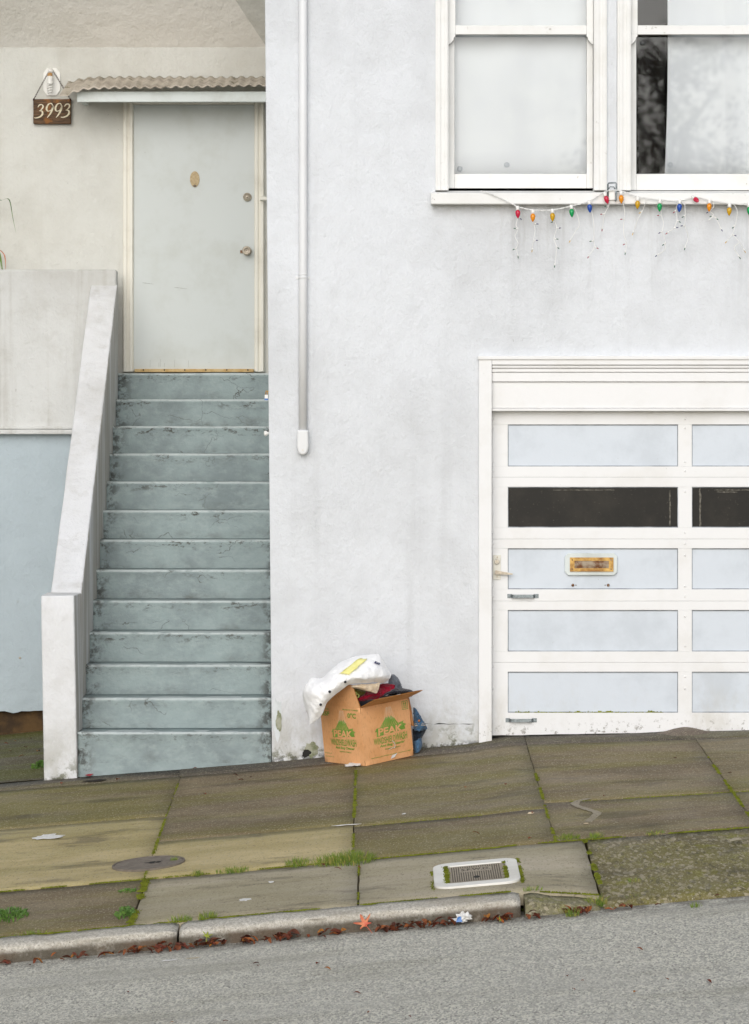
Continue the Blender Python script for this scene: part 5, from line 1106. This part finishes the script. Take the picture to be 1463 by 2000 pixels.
def tuft(px_, py, rx, ry, nb, h, label, broad=False, zoff=0.0):
    c = G(px_, py); b = MB()
    for i in range(nb):
        a = rnd.random()*6.28; r = rnd.random()**.6; x = c.x+rx*r*math.cos(a); y = c.y+ry*r*math.sin(a); z = zg(x, y)-.006+zoff
        if y < KY-.2: z = zroad(x)-.012
        hh = h*rnd.uniform(.45, 1.1)*(1-.4*r); lean = Vector((math.cos(a)*.5+rnd.uniform(-.5, .5), math.sin(a)*.4+rnd.uniform(-.5, .3), 0))*hh*rnd.uniform(.3, 1.1); s = Vector((rnd.uniform(-1, 1), rnd.uniform(-.5, .5), 0)).normalized(); w_ = (.007 if broad else .0026)*rnd.uniform(.7, 1.3)
        p0 = Vector((x, y, z)); p1 = p0+lean*.4+Vector((0, 0, hh*.65)); p2 = p0+lean+Vector((0, 0, hh*(.75 if broad else 1)))
        if broad: b.face([p0, p1-s*w_, p2, p1+s*w_])
        else: b.face([p0-s*w_*.6, p0+s*w_*.6, p1+s*w_*.5, p1-s*w_*.5]); b.face([p1-s*w_*.5, p1+s*w_*.5, p2])
    tag(b.build('grass_tuft' if not broad else 'weed', 'grass' if not broad else 'weed'), label, 'grass' if not broad else 'weed', 'grass and weeds in the pavement')
for a in ((685, 1682, .14, .13, 400, .075, 'largest grass tuft growing at the joint above the pale slab'), (645, 1684, .10, .12, 200, .06, 'low grass growing left of the largest tuft'), (580, 1688, .07, .09, 150, .055, 'small grass tuft left of the largest tuft in the joint'),
          (455, 1702, .09, .05, 130, .045, 'grass along the joint between the two manhole covers'), (385, 1708, .035, .05, 60, .04, 'tiny grass tuft by the joint nearest the round cover'), (405, 1793, .05, .05, 90, .055, 'grass tuft on the kerb edge above the yellow leaf'),
          (352, 1799, .06, .05, 110, .05, 'grass tuft at the kerb stones joint'), (60, 1826, .10, .03, 70, .04, 'thin grass behind the kerb at the far left'), (1112, 1637, .06, .06, 120, .045, 'grass at the corner of the pale slab by the driveway'),
          (1163, 1636, .05, .05, 90, .045, 'grass on the long joint above the rough driveway slab'), (1280, 1628, .05, .04, 60, .035, 'sparse grass on the joint above the driveway slab'), (1165, 1768, .05, .06, 140, .075, 'grass tuft at the end of the low kerb stone'), (1240, 1758, .05, .04, 80, .045, 'grass tuft at the foot of the rough driveway slab'),
          (1360, 1767, .03, .03, 30, .04, 'wispy grass at the road edge on the right'), (339, 1683, .022, .02, 60, .045, 'grass sprig growing at the edge of the round iron cover'), (1118, 1785, .035, .03, 60, .06, 'grass sprig below the low kerb stone'), (1040, 1745, .05, .03, 70, .04, 'grass behind the low mossy kerb stone')): tuft(*a)
for a in ((18, 1792, .10, .16, 150, .07, 'broad leaved weed patch at the left edge of the dark slab', True), (245, 1785, .05, .14, 90, .05, 'weed growing along the joint beside the dark slab', True), (75, 1497, .05, .16, 80, .07, 'weed growing beside the white stair post', True), (250, 1740, .05, .05, 50, .03, 'flat weed on the corner of the dark slab', True)): tuft(*a)
# leaves
def leafmesh(kind):
    b = MB(); n = 5; L, w_ = (.075, .019) if kind == 0 else ((.055, .02) if kind == 1 else (.09, .014)); cu = (.25, .5, .12)[kind]
    for i in range(n):
        r = []
        for j in (i, i+1):
            t = j/n; ww = w_*math.sin(math.pi*min(.98, t*.93+.05))**.8; z = cu*L*(t-.5)**2*2+.012*math.sin(t*4); r.append((Vector((L*(t-.5), -ww, z+ww*.5)), Vector((L*(t-.5), 0, z)), Vector((L*(t-.5), ww, z+ww*.6))))
        b.face([r[0][0], r[0][1], r[1][1], r[1][0]], 0, True); b.face([r[0][1], r[0][2], r[1][2], r[1][1]], 0, True)
    me = b.build('t', 'leaf'); m = me.data; bpy.data.objects.remove(me); return m
LM = [leafmesh(k) for k in range(3)]
def leaf(p, s, lab, grp, name='dry_leaf', tilt=.5):
    o = bpy.data.objects.new(name, LM[rnd.randrange(3)]); COL.objects.link(o); o.location = p; o.rotation_euler = (rnd.uniform(-tilt, tilt), rnd.uniform(-tilt, tilt), rnd.random()*6.28); o.scale = (s, s, s); tag(o, lab, 'leaf', grp); return o
pile = [(100, 220, 8), (220, 300, 14), (300, 340, 8), (345, 440, 26), (470, 585, 34), (600, 640, 4), (640, 700, 5), (735, 870, 34), (870, 900, 4), (930, 1000, 16), (1030, 1060, 4), (1085, 1160, 16), (10, 90, 4), (1180, 1240, 4)]
WH = ['under the left end of the kerb', 'left of the kerb joint', 'just left of the kerb joint', 'under the kerb joint', 'right of the kerb joint', 'between the kerb joint and the red leaf', 'left of the red star leaf', 'right of the red star leaf', 'left of the blue wrapper', 'right of the blue wrapper', 'where the granite kerb ends', 'below the low mossy kerb stone', 'at the far left of the kerb', 'at the foot of the driveway']
for (a, c, n), wh in zip(pile, WH):
    n = int(n*1.25)
    for i in range(n):
        px_ = rnd.uniform(a, c); x = G(px_, 1840-px_*.088+40).x; y = -5.032-abs(rnd.gauss(0, .035)); z = zroad(x)-.006+rnd.random()**2*.022
        leaf((x, y, z), rnd.uniform(.40, .85), 'brown dry leaf in the gutter '+wh, 'dry leaves in the gutter '+wh, tilt=.6)
for px_, py in ((202, 1863), (58, 1883), (152, 1868), (500, 1880), (640, 1890), (335, 1995), (698, 1938), (505, 1884), (1120, 1930), (1240, 1935), (1303, 1910), (1385, 1915), (1250, 1852), (620, 1880), (720, 1975), (800, 1983), (1108, 1904), (1137, 1913), (440, 1992), (250, 1935)):
    q = G(px_, py); q.z -= .006; leaf(q, rnd.uniform(.25, .48), 'small brown leaf lying out on the asphalt', 'leaves on the asphalt', tilt=.25)
for px_, py in ((120, 1532), (460, 1516), (490, 1520), (470, 1526), (400, 1553), (230, 1525), (988, 1534), (1040, 1590), (380, 1503), (250, 1516), (1318, 1483), (1425, 1512), (910, 1540), (1400, 1752), (1285, 1771), (660, 1700), (700, 1697), (630, 1692), (1035, 1640), (930, 1630), (1180, 1557)):
    q = G(px_, py); q.z += .006; leaf(q, rnd.uniform(.3, .55), 'small leaf fragment scattered on the pavement', 'leaf fragments on the pavement', tilt=.2)
for px_, py in ((30, 1450), (60, 1445), (20, 1470), (50, 1462), (75, 1470), (12, 1455), (42, 1480)):
    q = G(px_, py); q.z += .008; leaf(q, rnd.uniform(.4, .6), 'pale leaf bit on the mossy floor left of the stairs', 'leaf bits left of the stairs', tilt=.2)
def starleaf(c, R, mat, name, label, rx, rz):
    b = MB(); lob = []
    for k, a in enumerate((90, 30, 150, -25, 205)):
        L = (1, .92, .92, .6, .6)[k]; lob.append((a, L))
    lob.sort(); pts = []
    for i, (a, L) in enumerate(lob):
        for da, rr in ((-16, .45), (-7, .78), (0, 1), (7, .78), (16, .45)): pts.append((math.cos(math.radians(a+da))*L*rr*R, math.sin(math.radians(a+da))*L*rr*R))
        a2 = (lob[(i+1) % 5][0]-a) % 360/2+a; pts.append((math.cos(math.radians(a2))*.28*R, math.sin(math.radians(a2))*.28*R))
    mtx = Matrix.Rotation(rz, 3, 'Y') @ Matrix.Rotation(rx, 3, 'X')
    P = [Vector(c)+mtx @ Vector((x, y, .5*(x*x)/R-.3*y*y/R)) for x, y in pts]; ct = Vector(c)
    for i in range(len(P)): b.face([ct, P[i], P[(i+1) % len(P)]], 0, True)
    b.tube([ct, ct+mtx @ Vector((.1*R, -.5*R, .1*R)), ct+mtx @ Vector((.2*R, -1.0*R, .05*R))], .0015, 5)
    tag(b.build(name, mat, solid=.0006), label, 'leaf')
q = Vector((G(712, 1838).x, -5.06, zroad(-.05)+.035)); starleaf(q, .062, 'mapleleaf', 'maple_leaf', 'large red star shaped leaf propped against the kerb', 1.15, -.5)
q = Vector((G(402, 1850).x, -5.05, zroad(-.8)+.04)); starleaf(q, .035, 'yleaf', 'green_leaf', 'yellow green leaf among brown leaves by the kerb joint', .8, .3)
q = Vector((G(978, 1802).x, -5.12, zroad(.62)+.006)); starleaf(q, .022, 'yleaf', 'green_leaf', 'small yellow green leaf on the road below the meter box', .4, 1.0)
# crumpled blue and white wrapper
q = Vector((G(905, 1796).x, -5.06, zroad(.45)+.022)); b = MB()
def crum(u, v): a = u*6.283; e = (v-.5)*3.1; d_ = Vector((math.cos(a)*math.cos(e), math.sin(a)*math.cos(e), math.sin(e))); r = .028*(1+.7*noise.noise(d_*2.3)+.3*noise.noise(d_*6)); return q+Vector((d_.x*r*1.2, d_.y*r, d_.z*r*.8))
b.grid(crum, 20, 12, 0, False); b.face([q+Vector((-.075, -.01, -.016)), q+Vector((-.02, -.02, -.016)), q+Vector((-.02, .0, -.004)), q+Vector((-.07, .01, -.008))], 0); b.face([q+Vector((-.040, -.03, -.02)), q+Vector((-.008, -.034, -.018)), q+Vector((-.012, -.026, .010)), q+Vector((-.030, -.022, .004))], 1)
tag(b.build('crumpled_wrapper', ['paper', 'bluefoil'], solid=.001), 'crumpled white and blue wrapper lying in the gutter', 'wrapper')
def scrap(px_, py, sx, sy, mat, name, label, cat, seed, h=.004, rot=0.0):
    c = G(px_, py); dz_ = -.012 if c.y < KY-.2 else 0; pts = []
    for k in range(22):
        a = 6.283*k/22; r = 1+.5*noise.noise((math.cos(a)*2+seed, math.sin(a)*2, seed))+.35*noise.noise((math.cos(a)*7+seed, math.sin(a)*7, seed)); x = sx*r*math.cos(a); y = sy*r*math.sin(a); X = c.x+x*math.cos(rot)-y*math.sin(rot); Y = c.y+x*math.sin(rot)+y*math.cos(rot); pts.append(Vector((X, Y, zg(X, Y)+dz_+h*(1+.8*noise.noise((X*20, Y*20, seed))))))
    b = MB(); ct = sum(pts, Vector())/22; ct.z += h*.5
    for k in range(22): b.face([ct, pts[k], pts[(k+1) % 22]])
    tag(b.build(name, mat, solid=.001), label, cat)
scrap(96, 1636, .092, .075, 'paper', 'paper_scrap', 'torn white paper lying on the pale slab at left', 'paper', 2.2, .006)
scrap(690, 1496.5, .055, .05, 'paper', 'paper_scrap', 'crumpled white tissue under the front corner of the box', 'paper', 4.1, .012)
scrap(675, 1613, .075, .012, 'paper', 'paper_strip', 'thin white paper strip lying on the pavement joint', 'paper', 6.5, .006, -.05)
scrap(789, 1591, .012, .02, 'paper', 'paper_scrap', 'tiny white scrap on the dark slab right of the paper strip', 'paper', 8.2)
scrap(1037, 1589, .018, .02, 'printw', 'paper_scrap', 'small pale scrap on the dark slab near the driveway joint', 'paper', 1.9)
scrap(1145, 1609, .014, .015, 'printw', 'paper_scrap', 'small beige scrap below the wavy pale stain', 'paper', 3.9)
scrap(478, 1758, .028, .03, 'paper', 'paint_fleck', 'white paint fleck on the pale kerbside slab', 'paint spot', 7.7, .002)
scrap(530, 1723, .014, .02, 'paper', 'paint_fleck', 'small white fleck near the joint of the pale kerbside slab', 'paint spot', 9.1, .002)
scrap(1436, 1641, .04, .03, 'c_grey', 'flat_stone', 'flat pale stone on the rough driveway slab', 'stone', 5.5, .006, .5)
scrap(330, 1872, .035, .02, 'paper', 'paper_scrap', 'white scrap lying on the asphalt below the kerb', 'paper', 2.9, .004)
scrap(376, 1867, .03, .012, 'c_grey', 'paper_scrap', 'greyish scrap on the asphalt right of the white one', 'paper', 4.4, .004)
scrap(174, 1516, .028, .04, 'redbit', 'red_scrap', 'crimson scrap at the foot of the bottom step', 'litter', 3.3, .01)
scrap(185, 1526.5, .075, .035, 'bark', 'dark_stick', 'black strip of debris below the bottom step', 'litter', 6.1, .008)
sp_ = curve([G(x, y) for x, y in ((1150, 1560), (1128, 1566), (1124, 1573), (1146, 1581), (1166, 1588), (1160, 1596), (1148, 1606))], 36); b = MB()
for i in range(36):
    q0, q1 = sp_[i], sp_[i+1]; w0, w1 = [.02+.02*abs(noise.noise((k*.35, 2, 7))) for k in (i, i+1)]
    pt = lambda q, sgn, w_, k: (q.x+sgn*w_+.008*noise.noise((k, sgn*3, 1)), q.y, zg(q.x, q.y)+.0028)
    b.face([pt(q0, -1, w0, i), pt(q0, 1, w0, i), pt(q1, 1, w1, i+1), pt(q1, -1, w1, i+1)])
tag(b.build('dried_spill', 'c_spill'), 'pale wavy dried spill on the dark driveway slab', 'stain')
for o in list(bpy.data.objects):
    if '_o' in o: del o['_o']
